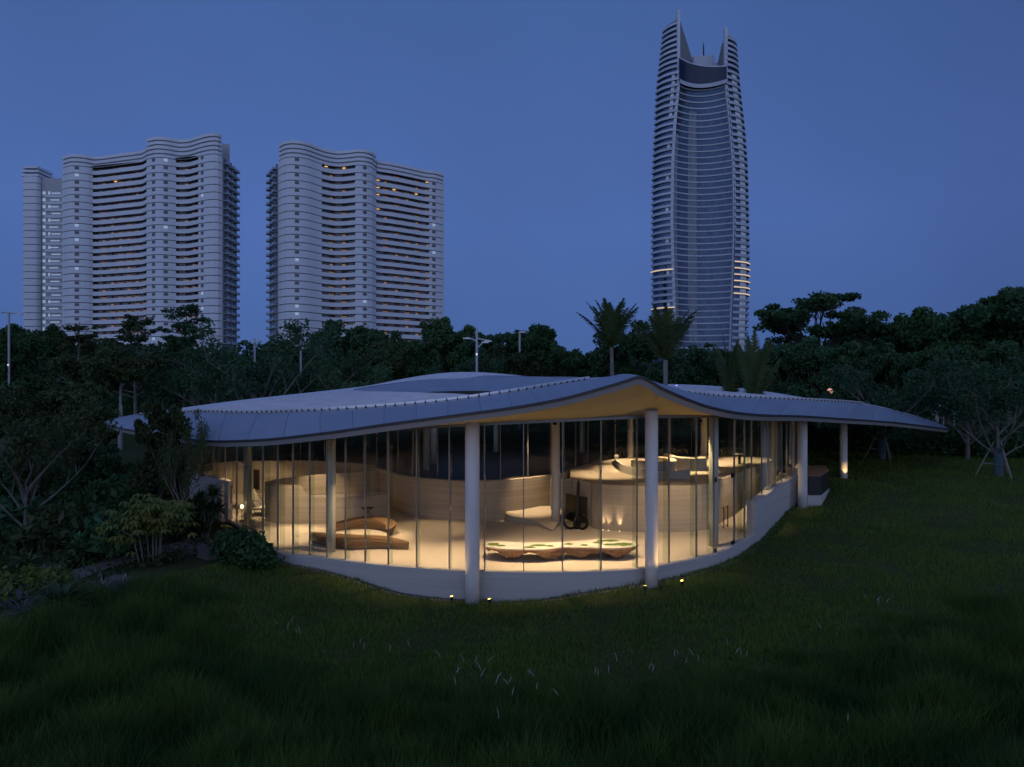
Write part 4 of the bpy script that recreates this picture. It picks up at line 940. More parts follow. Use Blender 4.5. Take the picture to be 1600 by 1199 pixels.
shrub('garden_shrub', 180, 830, 21.5, 1.3, 1.0, 70, .16, 'shrub tucked behind the umbrella-leaf shrub', 'leaf2')
shrub('garden_shrub', 285, 810, 24.5, 1.5, 1.0, 70, .15, 'shrub between the dracaena and the umbrella-leaf shrub', 'leaf3')
shrub('garden_shrub', 20, 735, 27, 2.4, 1.8, 110, .18, 'tall shrub at the left edge', 'leaf2')
shrub('garden_shrub', 215, 760, 26, 2.2, 1.5, 110, .18, 'tall dark shrub under the leafy tree', 'leaf')
shrub('low_shrub', 30, 905, 18, .45, 1.2, 60, .09, 'low bright green shrub by the path corner at lower left', 'leafy')
for i_, (px_, py_, d_, t_) in enumerate(((35, 930, 16.4, 'pale purplish fountain grass at the left edge of the photo'), (75, 925, 16.8, 'pale purplish fountain grass between the path corner and the spiky clump'), (190, 905, 18.2, 'pale purplish fountain grass below the umbrella-leaf shrub'), (160, 910, 18.0, 'pale purplish fountain grass right of the large spiky clump'))):
    spiky('fountain_grass', px_, py_, d_, 130, .75, t_, ((0, 0, .02),), leaf='purple', group='fountain grasses by the path', width=.009, cat='grass clump')
gq = np.random.default_rng(17); n0 = 5200; xs = gq.uniform(-19, -8.6, n0); ys = gq.uniform(16.5, 29, n0); pcx = np.interp(ys, [p.y for p in pc], [p.x for p in pc])
lim = np.interp(ys, [16.5, 19, 21, 23, 26, 29], [-12.6, -11.6, -10.2, -9.6, -10.6, -13.2]); ok = (np.abs(xs - pcx) > .5) & (xs < lim); xs, ys = xs[ok], ys[ok]
zs = terrain(xs, ys) + gq.uniform(.02, 1, len(xs)) * (.28 + .22 * np.sin(xs * 2.1) * np.cos(ys * 1.7)); C4 = np.repeat(np.c_[xs, ys, zs], 5, 0) + gq.normal(size=(len(xs) * 5, 3)) * .09
V = leaf_cloud(C4, .06, gq, 2.6); tag(link('ground_cover', fast_mesh('ground_cover', V, np.arange(len(V)).reshape(-1, 4)), M['leaf3']), 'low leafy ground cover between the shrubs of the left garden', 'ground cover', kind='stuff')
# umbrella-leaf shrub: slim stems, drooping palmate leaves
def umbrella_shrub(px, d, h, label):
    x = (px - 800) * d / FPX; z = tz(x, d); r = empty('umbrella_leaf_shrub', (x, d, z), 0, label, 'shrub'); q = random.Random(9); lf = MB()
    for k in range(17):
        ex, ey = q.uniform(-.9, .9), q.uniform(-.6, .6); e = Vector((ex, ey, h * (1.0 - .42 * (ex * ex + ey * ey)) * q.uniform(.82, 1))); (MB().tube([(e.x * .45, e.y * .4, -.1), (e.x * .65, e.y * .55, h * .45), e], [.022, .018, .012], 6).obj('stem', M['bark'], r, False) if k < 7 else None)
        for j in range(15):
            c = e + Vector((q.gauss(0, .34), q.gauss(0, .3), q.gauss(-.05, .26))); n = 7
            for m in range(n):
                a = 6.28 * m / n + q.uniform(-.2, .2); dv = Vector((math.cos(a), math.sin(a), -.75)).normalized(); sv = Vector((-math.sin(a), math.cos(a), 0)); L = q.uniform(.2, .3)
                lf.add([c, c + dv * L * .55 + sv * .045 + Vector((0, 0, .03)), c + dv * L, c + dv * L * .55 - sv * .045 + Vector((0, 0, .03))], [(0, 1, 2, 3)])
    lf.obj('foliage', M['leafy'], r, False)
umbrella_shrub(243, 20.8, 1.9, 'yellow-green umbrella-leaf shrub on slim stems at the grass edge')
# hedge bed along the right lawn edge
rng = np.random.default_rng(3)
xs = rng.uniform(15, 42, 5200); y0 = np.interp(xs, [15, 20, 25, 30, 42], [47.5, 45.5, 42.5, 38.5, 36]); ys = y0 + rng.uniform(0, 4.5, 5200); hs = rng.uniform(.1, 1, 5200) * (1.35 + .35 * np.sin(xs * 1.7) + .25 * np.sin(xs * 4.1 + ys))
zs = terrain(xs, ys); C3 = np.c_[xs, ys, zs + hs]; C3 = np.repeat(C3, 11, 0) + rng.normal(size=(5200 * 11, 3)) * .2
V = leaf_cloud(C3, .12, rng, 2.8); tag(link('hedge_bed', fast_mesh('hedge_bed', V, np.arange(len(V)).reshape(-1, 4)), M['leaf']), 'bushy bed of dark green shrubs along the far lawn edge', 'shrub bed', kind='stuff')
# far wood: one mass behind the individual trees
nW = 130000; xs = rng.uniform(-125, 125, nW); ys = rng.uniform(84, 104, nW)
pxl = 800 + xs / 90 * FPX
topz = np.interp(pxl, [-500, 0, 150, 400, 560, 700, 860, 950, 1050, 1180, 1300, 1420, 1500, 1600, 2100], [11, 9.5, 9.0, 9.5, 10.5, 11, 10.5, 8.5, 8.5, 9, 10.5, 12, 14, 16, 17]) + 1.1 * np.sin(xs * .55) + .8 * np.sin(xs * 1.31 + 1) + .4 * np.sin(xs * 3.1)
zs = 1.2 + (topz - 1.2) * rng.uniform(0, 1, nW) ** .75
V = leaf_cloud(np.c_[xs, ys, zs], .52, rng, 1.7); tag(link('far_wood', fast_mesh('far_wood', V, np.arange(len(V)).reshape(-1, 4)), M['leaf2']), 'dark wood closing the view behind the garden trees', 'wood', kind='stuff')
# understorey between roof and trees
nW = 60000; xs = rng.uniform(-75, 75, nW); ys = rng.uniform(64, 80, nW); zs = terrain(xs, ys) + rng.uniform(0, 1, nW) * (2.6 + .8 * np.sin(xs * .8) + .5 * np.sin(xs * 2.3))
V = leaf_cloud(np.c_[xs, ys, zs], .28, rng, 1.9); tag(link('understorey', fast_mesh('understorey', V, np.arange(len(V)).reshape(-1, 4)), M['leaf']), 'dark understorey shrubs between the trunks behind the pavilion', 'undergrowth', kind='stuff')

# ------------------------------------------------------------------ grass
def blades(name, X, Y, H, Wd, lean, m, label, rng):
    n = len(X); Z = terrain(X, Y); a = rng.uniform(0, 6.283, n); la = rng.uniform(0, 6.283, n); L = lean * H * rng.uniform(.2, 1, n)
    dx, dy = np.cos(a) * Wd / 2, np.sin(a) * Wd / 2; lx, ly = np.cos(la) * L, np.sin(la) * L
    b = np.c_[X, Y, Z - .03]
    mid = np.c_[X + lx * .3, Y + ly * .3, Z + H * .58]; tip = np.c_[X + lx, Y + ly, Z + H]; dd = np.c_[dx, dy, np.zeros(n)]
    V = np.stack([b - dd, b + dd, mid + dd * .75, mid - dd * .75, tip], 1).reshape(-1, 3); i = np.arange(n)[:, None] * 5
    F = np.concatenate([i + [0, 1, 2], i + [0, 2, 3], i + [3, 2, 4]], 1).reshape(-1, 3)
    return tag(link(name, fast_mesh(name, V, F), m), label, 'grass', kind='stuff')
def frustum_pts(rng, n, y0, y1, power=1.0, lim=.90):
    y = y0 + (y1 - y0) * rng.uniform(0, 1, n) ** power; x = rng.uniform(-1, 1, n) * (y * lim + 1.5); return x, y
# edge of the tall grass as seen in the photo (y of the edge for a given x)
EX = [-14, -12, -10.6, -9.4, -8.2, -6.9, -5, -3.5, -1, 1, 3, 5, 7, 8.5, 10.5, 12, 14, 18]; EY = [15.5, 16.8, 19.6, 20.6, 19.6, 17.9, 15.6, 14.6, 14.1, 13.8, 13.9, 14.6, 15.6, 16.8, 17.7, 18.2, 18.8, 19.6]
rng = np.random.default_rng(21)
X, Y = frustum_pts(rng, 370000, 6.0, 19.5, .9); e = np.interp(X, EX, EY) + .5 * np.sin(X * 2.3) + .3 * np.sin(X * 5.7)
tus = .5 + .5 * np.sin(X * 2.1 + 1.3 * np.sin(Y * 1.7)) * np.sin(Y * 2.4 + 1.1 * np.sin(X * 1.3)); k = (Y < e) & (rng.uniform(0, 1, len(X)) < (.25 + .75 * tus) * np.clip((e - Y) / 1.6, .15, 1)) & (X > np.interp(Y, [6, 13, 16, 19, 22], [-14, -12.8, -12.3, -11.2, -10.2]))
X, Y, tus, e = X[k], Y[k], tus[k], e[k]; fall = np.clip((e - Y) / 2.6, .18, 1); H = (.26 + .62 * tus) * rng.uniform(.55, 1.15, len(X)) * fall
blades('tall_grass', X, Y, H, rng.uniform(.008, .016, len(X)), .65, M['tall'], 'tall tussocky ornamental grass filling the dark foreground', rng)
X, Y = frustum_pts(rng, 585000, 11.5, 50, 1.25); e = np.interp(X, EX, EY); ok = (Y > e - 2.6) & ~inside(footprint, X, Y) & (Y < np.interp(X, [-12, 15, 20, 25, 30, 42], [60, 48, 46, 43, 39, 36.5])) & (X > np.interp(Y, [11, 15, 19, 23, 30], [-12, -11.4, -10.0, -8.4, -8]))
X, Y = X[ok], Y[ok]
pat = np.sin(X * 1.1 + 1.7 * np.sin(Y * .55)) * np.sin(Y * .9 + 1.3 * np.sin(X * .6)) + .5 * np.sin(X * 3.1 + Y * 2.3) * np.sin(Y * 2.7 - X * 1.1)
tuft = np.sin(X * 5.3 + 2 * np.sin(Y * 3.1)) * np.sin(Y * 6.1 + 2 * np.sin(X * 2.7)); HH = rng.uniform(.04, .11, len(X)) * (1 + .55 * np.clip(pat, -1, 1)) * (1 + .7 * np.clip(tuft, 0, 1)); WW = rng.uniform(.010, .02, len(X)) * (.6 + Y / 30)
dry = rng.uniform(0, 1, len(X)) < np.clip(.04 + .30 * (-pat - .25), .02, .4)
blades('lawn_grass', X[~dry], Y[~dry], HH[~dry], WW[~dry], .8, M['lawn'], 'short rough lawn dipping round the front of the pavilion', rng)
blades('dry_grass', X[dry], Y[dry], HH[dry] * .8, WW[dry], 1.1, M['dryblade'], 'dry brownish blades in patches of the short lawn', rng)
# seed plumes
PL = [(553, 1015), (562, 1008), (570, 1017), (610, 1020), (642, 1012), (692, 1030), (728, 1036), (741, 1038), (757, 1037), (755, 1050), (707, 1054), (715, 1055), (714, 1072), (746, 1060), (770, 1068), (772, 1072), (792, 1070), (799, 1073), (798, 1090), (826, 1057), (841, 1060), (838, 1080), (878, 1090), (436, 978), (452, 976), (448, 985), (466, 992), (472, 992),
      (966, 1036), (929, 1056), (934, 1060), (950, 1054), (1012, 1048), (1018, 1052), (1025, 1048), (1055, 1030), (1061, 1026), (1070, 1038), (1089, 1028), (1093, 1036), (1140, 1010), (1145, 1024), (1160, 1026), (1166, 1028), (1355, 938), (1365, 941), (1371, 946), (1381, 944), (1288, 985), (781, 1126), (1325, 1130), (200, 905), (188, 908), (165, 915), (150, 905)]
CL = [(520, 600, 'in the small group left of the thick column'), (600, 700, 'in the loose row below the thick front column'), (700, 850, 'in the cluster below the table'), (870, 980, 'left of the second front column'),
      (1000, 1100, 'in the group below the lone lawn spotlight'), (1130, 1170, 'in the group right of the lone lawn spotlight'), (1280, 1300, 'standing alone on the right lawn'), (1320, 1330, 'standing alone near the bottom right'), (1350, 1390, 'in the tuft far to the right'), (430, 480, 'in the group left on the lawn'), (140, 210, 'by the shrubs at far left')]
ORD = ['leftmost', 'second', 'third', 'fourth', 'fifth', 'sixth', 'seventh', 'eighth', 'ninth', 'tenth', 'eleventh', 'twelfth', 'thirteenth', 'fourteenth', 'fifteenth', 'sixteenth', 'seventeenth', 'eighteenth', 'nineteenth', 'twentieth']
PL.sort(); PLAB = {}
for a_, b_, t_ in CL:
    m_ = [p for p in PL if a_ <= p[0] < b_]
    for k_, p in enumerate(m_): PLAB[p] = 'seed plume ' + t_ + ('' if len(m_) == 1 else (', leftmost one' if k_ == 0 else ', rightmost one' if k_ == len(m_) - 1 else ', ' + ORD[k_] + ' from the left'))
for i, (px, py) in enumerate(PL):
    d = 9.0
    while d < 30:
        p = P(px, py, d)
        if p.z < tz(p.x, d) + .62: break
        d += .1
    p = P(px, py, d); z = tz(p.x, d); q = random.Random(i); lx = q.uniform(-.08, .08); hh = min(max(p.z - z + .02, .3), .85)
    side = 'left' if px < 500 else ('middle' if px < 900 else 'right')
    r = empty('grass_plume', (p.x, d, z), 0, PLAB[(px, py)], 'grass plume', 'seed plumes in the tall grass')
    MB().tube([(0, 0, 0), (lx * .3, 0, hh * .6), (lx * .8, 0, hh)], .003, 3).obj('stalk', M['tall'], r, False)
    L = q.uniform(.10, .17); MB().tube([(lx * .8, 0, hh), (lx * 1.1, 0, hh + L * .3), (lx * 1.6, 0, hh + L * .7), (lx * 2.3, 0, hh + L)], [.003, .0065, .0055, .002], 6).obj('head', M['plume'], r, False)

# ------------------------------------------------------------------ lamps and small things in the park
def mast_lamp(px, top, d, label, arms, lit=None, sc=1.0):
    x = (px - 800) * d / FPX; z = tz(x, d); h = CAMZ - (top - 600) * d / FPX - z; r = empty('street_lamp', (x, d, z), 0, label, 'street lamp', 'lamp masts above the trees')
    MB().tube([(0, 0, 0), (0, 0, h)], .09, 8).obj('pole', M['pole'], r, False)
    for dx, dz, L, rise in arms:
        MB().tube([(0, 0, h + dz), (dx * L * .6, 0, h + dz + rise * .8), (dx * L, 0, h + dz + rise)], [.07, .06, .05], 6).obj('arm', M['pole'], r, False)
        MB().box((dx * (L - .1), 0, h + dz + rise - .06), (.55, .22, .09)).obj('lamp_head', M['white'], r, False)
    if lit: MB().tube([(0, -.1, h - lit), (0, -.1, h - lit - .14)], .06, 8).obj('lamp_head', M['lampwhite'], r, False)
    return r
mast_lamp(745, 514, 52, 'white cross-armed lamp mast right of the second apartment block', [(-1, -.95, .85, .25), (1, -.75, .95, -.15), (1, -1.5, .75, .5)], 1.9)
mast_lamp(470, 530, 54, 'white cross-armed lamp mast in front of the second block', [(-1, -.6, .4, .1), (1, -.6, .5, -.1)])
mast_lamp(812, 518, 62, 'thin lamp mast right of the cross-armed one', [(1, -.1, .4, .05)])
mast_lamp(14, 488, 60, 'twin-armed lamp mast above the trees at the left edge', [(-1, -.1, 1.0, .1), (1, -.1, 1.0, -.05)], 4.6)
mast_lamp(398, 530, 55, 'pale lamp mast between the two apartment blocks', [(1, -.2, .3, .05)])
def glow(name, px, py, d, r_, m, label, cat, h=None):
    p = P(px, py, d); z = tz(p.x, d); g = empty(name, (p.x, d, z), 0, label, cat)
    MB().tube([(0, 0, 0), (0, 0, p.z - z - r_)], .03, 6).obj('post', M['dark'], g, False)
    MB().tube([(0, 0, p.z - z - r_), (0, 0, p.z - z - r_ * .5), (0, 0, p.z - z + r_ * .5), (0, 0, p.z - z + r_)], [r_ * .4, r_, r_, r_ * .4], 8).obj('lantern', M[m], g, False)
glow('lantern_post', 1041, 600, 46, .10, 'lampviolet', 'small violet lantern at the foot of the palm trunk', 'lantern')
glow('lantern_post', 1057, 604, 46, .08, 'lampviolet', 'smaller violet lantern right of the palm trunk', 'lantern')
glow('lantern_post', 1297, 612, 50, .20, 'lampred', 'rosy lantern beyond the right half of the roof', 'lantern')
glow('lantern_post', 1318, 599, 54, .08, 'lampviolet', 'tiny white-violet lantern above the rosy one', 'lantern')
glow('lantern_post', 47, 550, 66, .16, 'lampwarm', 'warm lantern among the trees at the far left', 'lantern')
# small shelter behind the roof tip
sx, sy = P(1400, 640, 56).x, 56; sz = tz(sx, sy); sh = empty('garden_shelter', (sx, sy, sz), 0, 'low pale flat-roofed shelter with slats behind the roof tip', 'shelter')
MB().box((sx, sy, sz + 2.35), (8.5, 3, .22)).obj('roof', M['white'], sh)
for k in range(20): MB().box((sx - 4 + k * .42, sy - 1.2, sz + 1.1), (.07, .05, 2.2)).obj('slat', M['graywall'], sh)
for k in (-1, 1): MB().box((sx + 3.9 * k, sy + 1, sz + 1.1), (.2, .2, 2.24)).obj('post', M['white'], sh)

# ------------------------------------------------------------------ apartment blocks
def apartment(label, plan, zones, d_floor, nfl, top_bands, base_z, name='apartment_block', seed=1, lit=(), roof_steps=None, side=None, win=()):
    """plan: list of (px, depth) along the facade; zones: list of (i0,i1,kind) over the path parameter as px ranges"""
    pts = [Vector(((px - 800) * d / FPX, d, 0)) for px, d in plan]; path = catmull(pts, 8); ppx = [800 + p.x / p.y * FPX for p in path]
    c = path[len(path) // 2]; root = empty(name, (c.x, c.y, 0), 0, label, 'apartment block'); q = random.Random(seed)
    def at(px):
        return Vector((float(np.interp(px, ppx, [p.x for p in path])), float(np.interp(px, ppx, [p.y for p in path])), 0))
    def seg(a, b, st=6):
        n = max(3, int((b - a) / st) + 1); return [at(a + (b - a) * i / (n - 1)) for i in range(n)]
    x0, x1 = ppx[0], ppx[-1]; H = lambda px: nfl * d_floor
    nr = normals2(path); back = [p + n * 14 for p, n in zip(path, nr)]
    core = [p + n * 1.7 for p, n in zip(path, nr)]
    prism(MB(), [(p.x, p.y) for p in core] + [(p.x, p.y) for p in back[::-1]], 0, nfl * d_floor + .4).obj('core', M['core'], root)
    # one floor's band: solid zones fill the storey, balcony zones only a parapet
    mb = MB()
    for a, b, kd in zones:
        z1 = d_floor - .34 if kd == 's' else d_floor * .56; pp = seg(a, b); wall_strip(mb, pp, 0, z1, .35 if kd == 'b' else 1.75, 1)
        if kd == 'b':   # slab
            n2 = normals2(pp); mb.grid([[p for p in pp], [p + n * 1.75 for p, n in zip(pp, n2)]])
    fme = mb.mesh('floor_band'); fme.materials.append(M['bandwhite'])
    # window units of a balcony zone
    wme = MB().box((0, 0, 0), (3.1, .12, d_floor * .5)).mesh('balcony_window'); wme.materials.append(M['bwin'])
    sme = MB().box((0, 0, 0), (1.7, .14, 1.3)).mesh('window'); sme.materials.append(M['bwin'])
    sme2 = MB().box((0, 0, 0), (1.5, .14, 1.2)).mesh('window'); sme2.materials.append(M['cool'])
    lme = MB().box((0, 0, 0), (1.3, .5, .25)).mesh('balcony_lamp'); lme.materials.append(M['warm'])
    dme = MB().box((0, 0, 0), (2.6, .14, .55)).mesh('lit_window'); dme.materials.append(M['warmdim']); dme2 = MB().box((0, 0, 0), (1.5, .14, .8)).mesh('lit_window'); dme2.materials.append(M['warmmid'])
    for f in range(nfl):
        o = link('floor_band', fme, None, root); o.location = -wloc(root) + Vector((0, 0, f * d_floor))
    cnt = 0; last_rows = range(max(0, nfl - 28), nfl)
    for a, b, kd in zones:
        if kd != 'b': continue
        pp = resample(seg(a, b), 5.2); n2 = normals2(pp)
        for i in range(len(pp) - 1):
            m = (pp[i] + pp[i + 1]) / 2; t = pp[i + 1] - pp[i]; ang = math.atan2(t.y, t.x); m = m + n2[i] * 1.62
            for f in last_rows:
                if cnt < 300:
                    o = link('balcony_window', wme, None, root); o.location = m + Vector((0, 0, f * d_floor + d_floor * .72)) - wloc(root); o.rotation_euler = (0, 0, ang); cnt += 1
                if q.random() < .5:
                    o = link('lit_window', dme if q.random() < .72 else dme2, None, root); o.location = m + Vector((t.x * .46, t.y * .46, f * d_floor + d_floor * .70)) - n2[i] * .1 - wloc(root); o.rotation_euler = (0, 0, ang)
    for px in win:
        p = at(px); t = at(px + 2) - at(px - 2); ang = math.atan2(t.y, t.x); n = Vector((-t.y, t.x, 0)).normalized()
        for f in last_rows:
            o = link('window', sme if q.random() < .93 else sme2, None, root); o.location = p - n * .02 + Vector((0, 0, f * d_floor + d_floor * .66)) - wloc(root); o.rotation_euler = (0, 0, ang)
    for px, fr in lit:
        p = at(px); t = at(px + 2) - at(px - 2); n = Vector((-t.y, t.x, 0)).normalized(); o = link('balcony_lamp', lme, None, root)
        o.location = p + n * .9 + Vector((0, 0, (nfl - fr) * d_floor + d_floor * .84)) - wloc(root); o.rotation_euler = (0, 0, math.atan2(t.y, t.x))
    # crown: stacked louvre bands
    for a, b, k0, kn in top_bands:
        pp = seg(a, b); 
        for k in range(kn):
            z = nfl * d_floor + (k + k0) * 1.95; w = MB(); wall_strip(w, pp, 0, 1.25, 1.75, 1); o = w.obj('crown_band', M['bandwhite'], root); o.location = -wloc(root) + Vector((0, 0, z))
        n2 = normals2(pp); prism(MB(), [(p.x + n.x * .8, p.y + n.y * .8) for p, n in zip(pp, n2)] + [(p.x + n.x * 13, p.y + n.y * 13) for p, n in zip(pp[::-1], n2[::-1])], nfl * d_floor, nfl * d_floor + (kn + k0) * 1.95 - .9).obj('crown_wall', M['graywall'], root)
    # side with stacked balconies
    if side:
        sa, sb, sgn = side; a = Vector(((sa[0] - 800) * sa[1] / FPX, sa[1], 0)); b = Vector(((sb[0] - 800) * sb[1] / FPX, sb[1], 0)); t = (b - a).normalized(); n = Vector((t.y, -t.x, 0)) * sgn
        L = (b - a).length; ang = math.atan2(t.y, t.x)
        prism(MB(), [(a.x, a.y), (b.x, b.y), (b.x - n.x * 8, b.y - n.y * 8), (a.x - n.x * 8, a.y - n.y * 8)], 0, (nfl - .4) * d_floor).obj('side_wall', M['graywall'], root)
        bm_ = MB(); segs = 3
        for s in range(segs):
            c0 = a + t * L * (s + .12) / segs; c1 = a + t * L * (s + .88) / segs; m = (c0 + c1) / 2
            bm_.box((m.x + n.x * .9, m.y + n.y * .9, .1), (L / segs * .76, 1.8, .22), ang); bm_.box((m.x + n.x * 1.75, m.y + n.y * 1.75, .65), (L / segs * .76, .08, .95), ang)
        sbm = bm_.mesh('side_balcony'); sbm.materials.append(M['rail'])
        wbm = MB()
        for s in range(segs):
            m = a + t * L * (s + .5) / segs; wbm.box((m.x + n.x * .06, m.y + n.y * .06, 1.6), (L / segs * .5, .1, 2.1), ang)
        wb = wbm.mesh('side_window'); wb.materials.append(M['bwin'])
        for f in range(nfl):
            for mm, nm in ((sbm, 'side_balcony'), (wb, 'side_window')):
                o = link(nm, mm, None, root); o.location = -wloc(root) + Vector((0, 0, f * d_floor))
    return root
# left block: facade runs from far left (further) to the nearer right corner
apartment('wide white wavy apartment block at left with brown recessed balconies', [(97, 319), (112, 315), (135, 316.5), (150, 318.5), (190, 314), (222, 310), (230, 306), (245, 303.5), (262, 304.5), (280, 307), (296, 306), (310, 302.5), (325, 299.5), (338, 299), (347, 301.5)],
          [(97, 145, 's'), (145, 229, 'b'), (229, 275, 's'), (275, 310, 'b'), (310, 347, 's')], 3.32, 32, [(97, 228.5, 0, 3), (229, 347, 0, 5)], 0, seed=2, lit=((178, 3),), side=((347.5, 301.5), (370, 318), 1), win=(120, 240, 259, 316))
apartment('white wavy apartment block in the middle with a few lit balconies', [(435, 304), (445, 299.5), (460, 298.5), (480, 301), (503, 308), (525, 312), (545, 311), (560, 309.5), (575, 311), (586, 315), (590, 319), (610, 322), (640, 328), (662, 333), (680, 335.5), (694, 340)],
          [(435, 503, 's'), (503, 555, 'b'), (555, 588, 's'), (588, 671, 'b'), (671, 694, 's')], 3.38, 31, [(435, 588, 0, 4), (589, 694, 0, 3)], 0, seed=5, lit=((592, 2), (592, 3), (617, 3), (592, 4), (652, 3), (592, 6), (665, 29), (511, 1), (536, 1), (668, 1)), side=((421, 318), (434.5, 304.5), 1), win=(464, 570, 678))
# narrow far-left tower with lit stair landings
ft = empty('apartment_block', P(60, 600, 345), 0, 'narrow far-left apartment tower with bluish lit landings', 'apartment block'); d0 = 345; nf = 32; fh = 3.45
xa, xb, xc = [(p - 800) * d0 / FPX for p in (33, 60, 98)]
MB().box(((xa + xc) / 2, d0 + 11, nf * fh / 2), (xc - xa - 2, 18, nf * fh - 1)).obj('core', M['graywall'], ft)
arc = catmull([(xa, d0 + 5, 0), (xa + .6, d0 + 1, 0), (xa + 3, d0 - .5, 0), (xb - 1, d0 - .3, 0), (xb, d0 + 1.5, 0)], 5); mb = MB(); wall_strip(mb, arc, 0, fh - .32, .5); m1 = mb.mesh('floor_band'); m1.materials.append(M['bandwhite'])
m2 = MB().box(((xb + xc) / 2 + 1, d0 + 1.8, .65), (xc - xb - 1.5, .3, 1.3)).mesh('landing_parapet'); m2.materials.append(M['bandwhite'])
m3 = MB().box((0, 0, 0), (3.0, .2, 1.5)).mesh('lit_landing'); m3.materials.append(M['cool'])
m4 = MB().box((0, 0, 0), (4.6, .2, .55)).mesh('lit_landing'); m4.materials.append(M['cool'])
for f in range(nf):
    o = link('floor_band', m1, None, ft); o.location = -wloc(ft) + Vector((0, 0, f * fh))
    if f < nf - 2:
        o = link('landing_parapet', m2, None, ft); o.location = -wloc(ft) + Vector((0, 0, f * fh))
        if f > 8:
            o = link('lit_landing', m3, None, ft); o.location = Vector((xb + 1.6, d0 + 1.9, f * fh + 2.3)) - wloc(ft); o.scale = (.45, 1, 1)
            o = link('lit_landing', m4, None, ft); o.location = Vector((xb + 6.5 + (f % 3) * .6, d0 + 1.9, f * fh + 2.2)) - wloc(ft)
            if f % 2: o = link('lit_landing', m3, None, ft); o.location = Vector((xb + 4.2, d0 + 1.9, f * fh + 2.3)) - wloc(ft); o.scale = (.3, 1, 1)
for k, (w, z) in enumerate(((xb - xa, 0), (xb - xa, 2), (xb - xa - 1, 4))): MB().box(((xa + xb) / 2, d0 + 6, nf * fh + z + .6), (w, 12, 1.1)).obj('crown_band', M['bandwhite'], ft)

# ------------------------------------------------------------------ glass tower
TD = 420.0
def tx(px): return (px - 800) * TD / FPX
def tzz(py): return CAMZ - (py - 600) * TD / FPX
tw = empty('glass_tower', (tx(1103), TD + 15, 0), 0, 'tall curved glass tower with two horn-like peaks and banded sides', 'tower')
PYS = [18, 60, 130, 200, 260, 350, 420, 480, 545, 600]
LO = [1046, 1041.5, 1033, 1030, 1027, 1026, 1026, 1026.5, 1027, 1027]; LF = [1060, 1060, 1060, 1053.5, 1050.5, 1049.3, 1051, 1053, 1055.5, 1057]
RF = [1133.5, 1134, 1134, 1141, 1146, 1147.3, 1145.5, 1143, 1141, 1140]; RO = [1146, 1157, 1163, 1171, 1175, 1177, 1178, 1177, 1175, 1174]
ip = lambda a, py: float(np.interp(py, PYS, a))
# fins
def fin(arr, top, name):
    ys = np.linspace(600, top, 40); rows = []
    for off in ((0, 0), (1.7, 0), (1.7, 3.0), (0, 3.0)):
        rows.append([Vector((tx(ip(arr, y)) + off[0] - .85, TD - 1 + off[1], tzz(y))) for y in ys])
    rows.append(rows[0]); MB().grid(rows).obj('fin', M['tfin'], tw)
fin(LF, 17, 'l'); fin(RF, 45, 'r')
# concave curtain wall with floor bands
def cw_pt(u, y, out=0.0):
    a, b = tx(ip(LF, y)), tx(ip(RF, y)); x = lerp(a, b, u); dep = 7.5 * (1 - (2 * u - 1) ** 2) ; return Vector((x, TD + dep - out, tzz(y)))
ys = np.linspace(600, 128, 60); us = [i / 24 for i in range(25)]
MB().grid([[cw_pt(u, y) for u in us] for y in ys]).obj('curtain_wall', M['tglass'], tw, smooth=True)
fy = 134.0
while fy < 560:
    w = MB().grid([[cw_pt(u, fy + 1.1, .45) for u in us], [cw_pt(u, fy - 1.0, .45) for u in us], [cw_pt(u, fy - 1.0, 0) for u in us]]); w.obj('floor_band', M['tband'], tw); fy += 9.75
mu = MB()
for i in range(1, 44):
    u = i / 44; mu.grid([[cw_pt(u - .0016, y, .25) for y in ys], [cw_pt(u + .0016, y, .25) for y in ys]])
tag(mu.obj('mullion', M['tgrey'], tw), kind='stuff')
# bright reflection on the facade glass, painted in as paler strips
st = MB(); st.grid([[cw_pt(u_, y, .12) for y in ys[8:55]] for u_ in (.30, .35, .40, .45)]); st.obj('reflection_strip', M['tpale'], tw)
st = MB(); st.grid([[cw_pt(.03, y, .12) for y in ys[6:50]], [cw_pt(.10, y, .12) for y in ys[6:50]]]); st.obj('reflection_strip', M['tpale'], tw)
# top glass panel, white ledge
MB().grid([[cw_pt(u, 128, 2) for u in us], [cw_pt(u, lerp(93, 106, u) - 3 * math.sin(math.pi * u), 2) for u in us]]).obj('sky_lounge_glass', M['tdark'], tw)
MB().grid([[cw_pt(u, 133, 3) for u in us], [cw_pt(u, 127.5, 3.5) for u in us], [cw_pt(u, 127.5, 0) for u in us]]).obj('ledge', M['tfin'], tw)
MB().grid([[cw_pt(u, lerp(93, 106, u) - 3 * math.sin(math.pi * u) + 1, 2.3) for u in us], [cw_pt(u, lerp(93, 106, u) - 3 * math.sin(math.pi * u) - 1, 2.3) for u in us]]).obj('ledge', M['tfin'], tw)
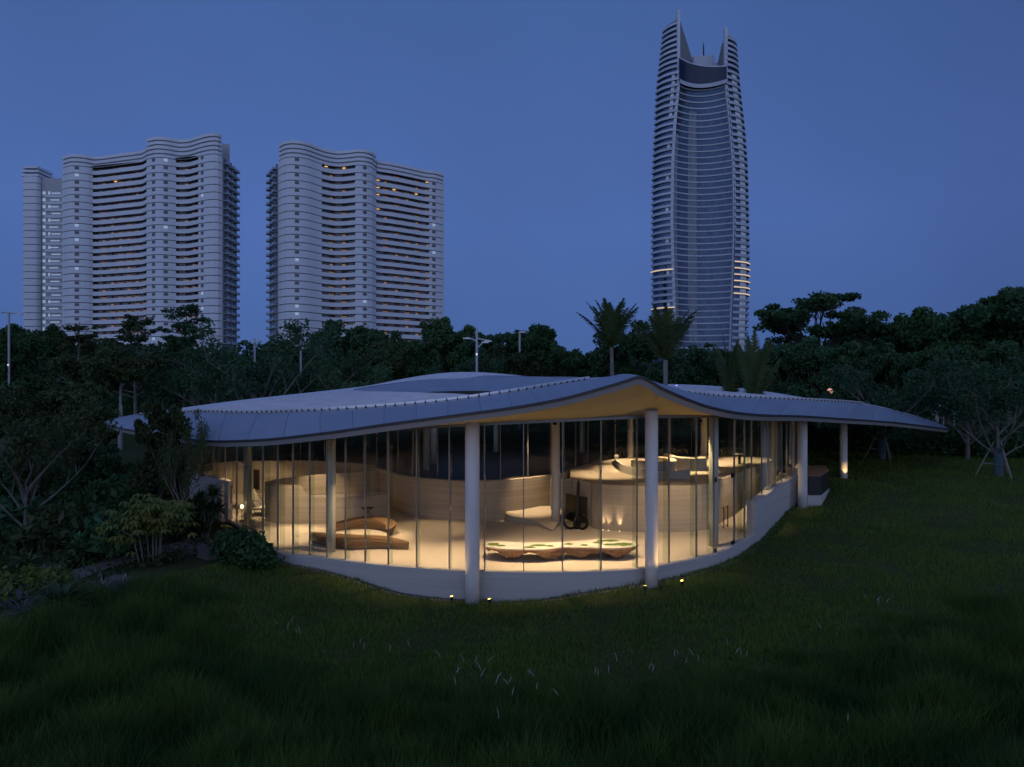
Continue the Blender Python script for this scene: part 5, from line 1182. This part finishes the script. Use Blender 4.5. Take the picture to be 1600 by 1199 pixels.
# side drums: glass core with a band per storey
def drum(inner, outer, top, sgn, name, golds):
    def arc(y, out=0.0, n=11):
        xi, xo = tx(ip(inner, y)), tx(ip(outer, y)); w = abs(xo - xi) + out; pts = []
        for k in range(n):
            t = k / (n - 1); ang = t * math.pi / 2; pts.append(Vector((xi + sgn * w * math.sin(ang) ** .85, TD + 1 - (w * .35 + out * .6) * math.cos(ang) * 1.0 + 2 + t * 9, tzz(y))))
        return pts
    yy = np.linspace(600, top + 6, 44); MB().grid([[p for p in arc(y)] for y in yy]).obj('side_glass', M['tglass'], tw, smooth=True)
    y = top + 8.0; k = 0
    while y < 560:
        a, b = arc(y + 1.9, 1.15), arc(y - 2.1, 1.15); inn, inb = arc(y + 1.9, -.4), arc(y - 2.1, -.4)
        MB().grid([inn, a, b, inb]).obj('side_band', M['tband'], tw)
        if any(abs(y - g) < 4.9 for g in golds):
            MB().grid([arc(y + 1.0, 1.3), arc(y - .4, 1.3)]).obj('lit_edge', M['gold'], tw)
        st_ = 9.9 if y > 100 else 8.6
        if y > 110:
            a_, b_ = arc(y + 2.2, .08), arc(y + st_ - 2.4, .08)
            if sgn > 0: MB().grid([a_[2:6], b_[2:6]]).obj('lit_window', M['tlit'], tw)
            elif y < 175 or k % 5 == 0: MB().grid([a_[1:3], b_[1:3]]).obj('lit_window', M['tlit'], tw)
        y += st_; k += 1
    MB().grid([arc(top + 4, .6), [Vector((tx(ip(inner, top)), TD + 3, tzz(top + 1))) for _ in range(11)]]).obj('side_cap', M['tgrey'], tw)
drum(LF, LO, 28, -1, 'l', (421, 478)); drum(RF, RO, 52, 1, 'r', (413, 423, 433, 443, 453, 463))
# horns and dark inner sails, roof boxes, mast
def slab3(pts, th, name, m):
    f = [Vector(p) for p in pts]; b = [p + Vector((0, th, 0)) for p in f]; n = len(f)
    obj(name, f + b, [tuple(range(n)), tuple(range(2 * n - 1, n - 1, -1))] + [(i, i + n, (i + 1) % n + n, (i + 1) % n) for i in range(n)], M[m], tw)
def tp(px, py, dy=0): return P(px, py, TD + dy)
slab3([tp(1061, 24, 1.8), tp(1064, 38, 4), tp(1072, 62, 7), tp(1083, 98, 10), tp(1061, 94, 1.8)], .8, 'sail', 'tgrey')
slab3([tp(1133, 60, 1.8), tp(1128, 70, 5), tp(1122, 99, 9), tp(1133, 107, 1.8)], .8, 'sail', 'tgrey')
slab3([tp(1052, 36, 2.6), tp(1060, 19, 2.6), tp(1060, 34, 2.6)], .8, 'horn', 'tfin')
slab3([tp(1134, 46, 2.6), tp(1143, 62, 2.6), tp(1134, 64, 2.6)], .8, 'horn', 'tfin')
MB().box((P(1100, 0, 434).x, TD + 20, P(0, 101, 434).z), (tx(1117) - tx(1083), 12, tzz(87) - tzz(115))).obj('plant_room', M['tfin'], tw)
MB().box((P(1124, 0, 432).x, TD + 16, P(0, 107, 432).z), (tx(1133) - tx(1115), 7, tzz(98) - tzz(117))).obj('plant_room', M['tfin'], tw)
MB().tube([tp(1099.5, 88, 20), tp(1099.3, 74, 20), tp(1098.5, 66, 20)], [.5, .4, .12], 6).obj('mast', M['dark'], tw)
prism(MB(), [(tx(1062), TD + 13), (tx(1132), TD + 13), (tx(1152), TD + 20), (tx(1134), TD + 40), (tx(1060), TD + 40), (tx(1046), TD + 20)], 0, tzz(112)).obj('core', M['tdark'], tw)
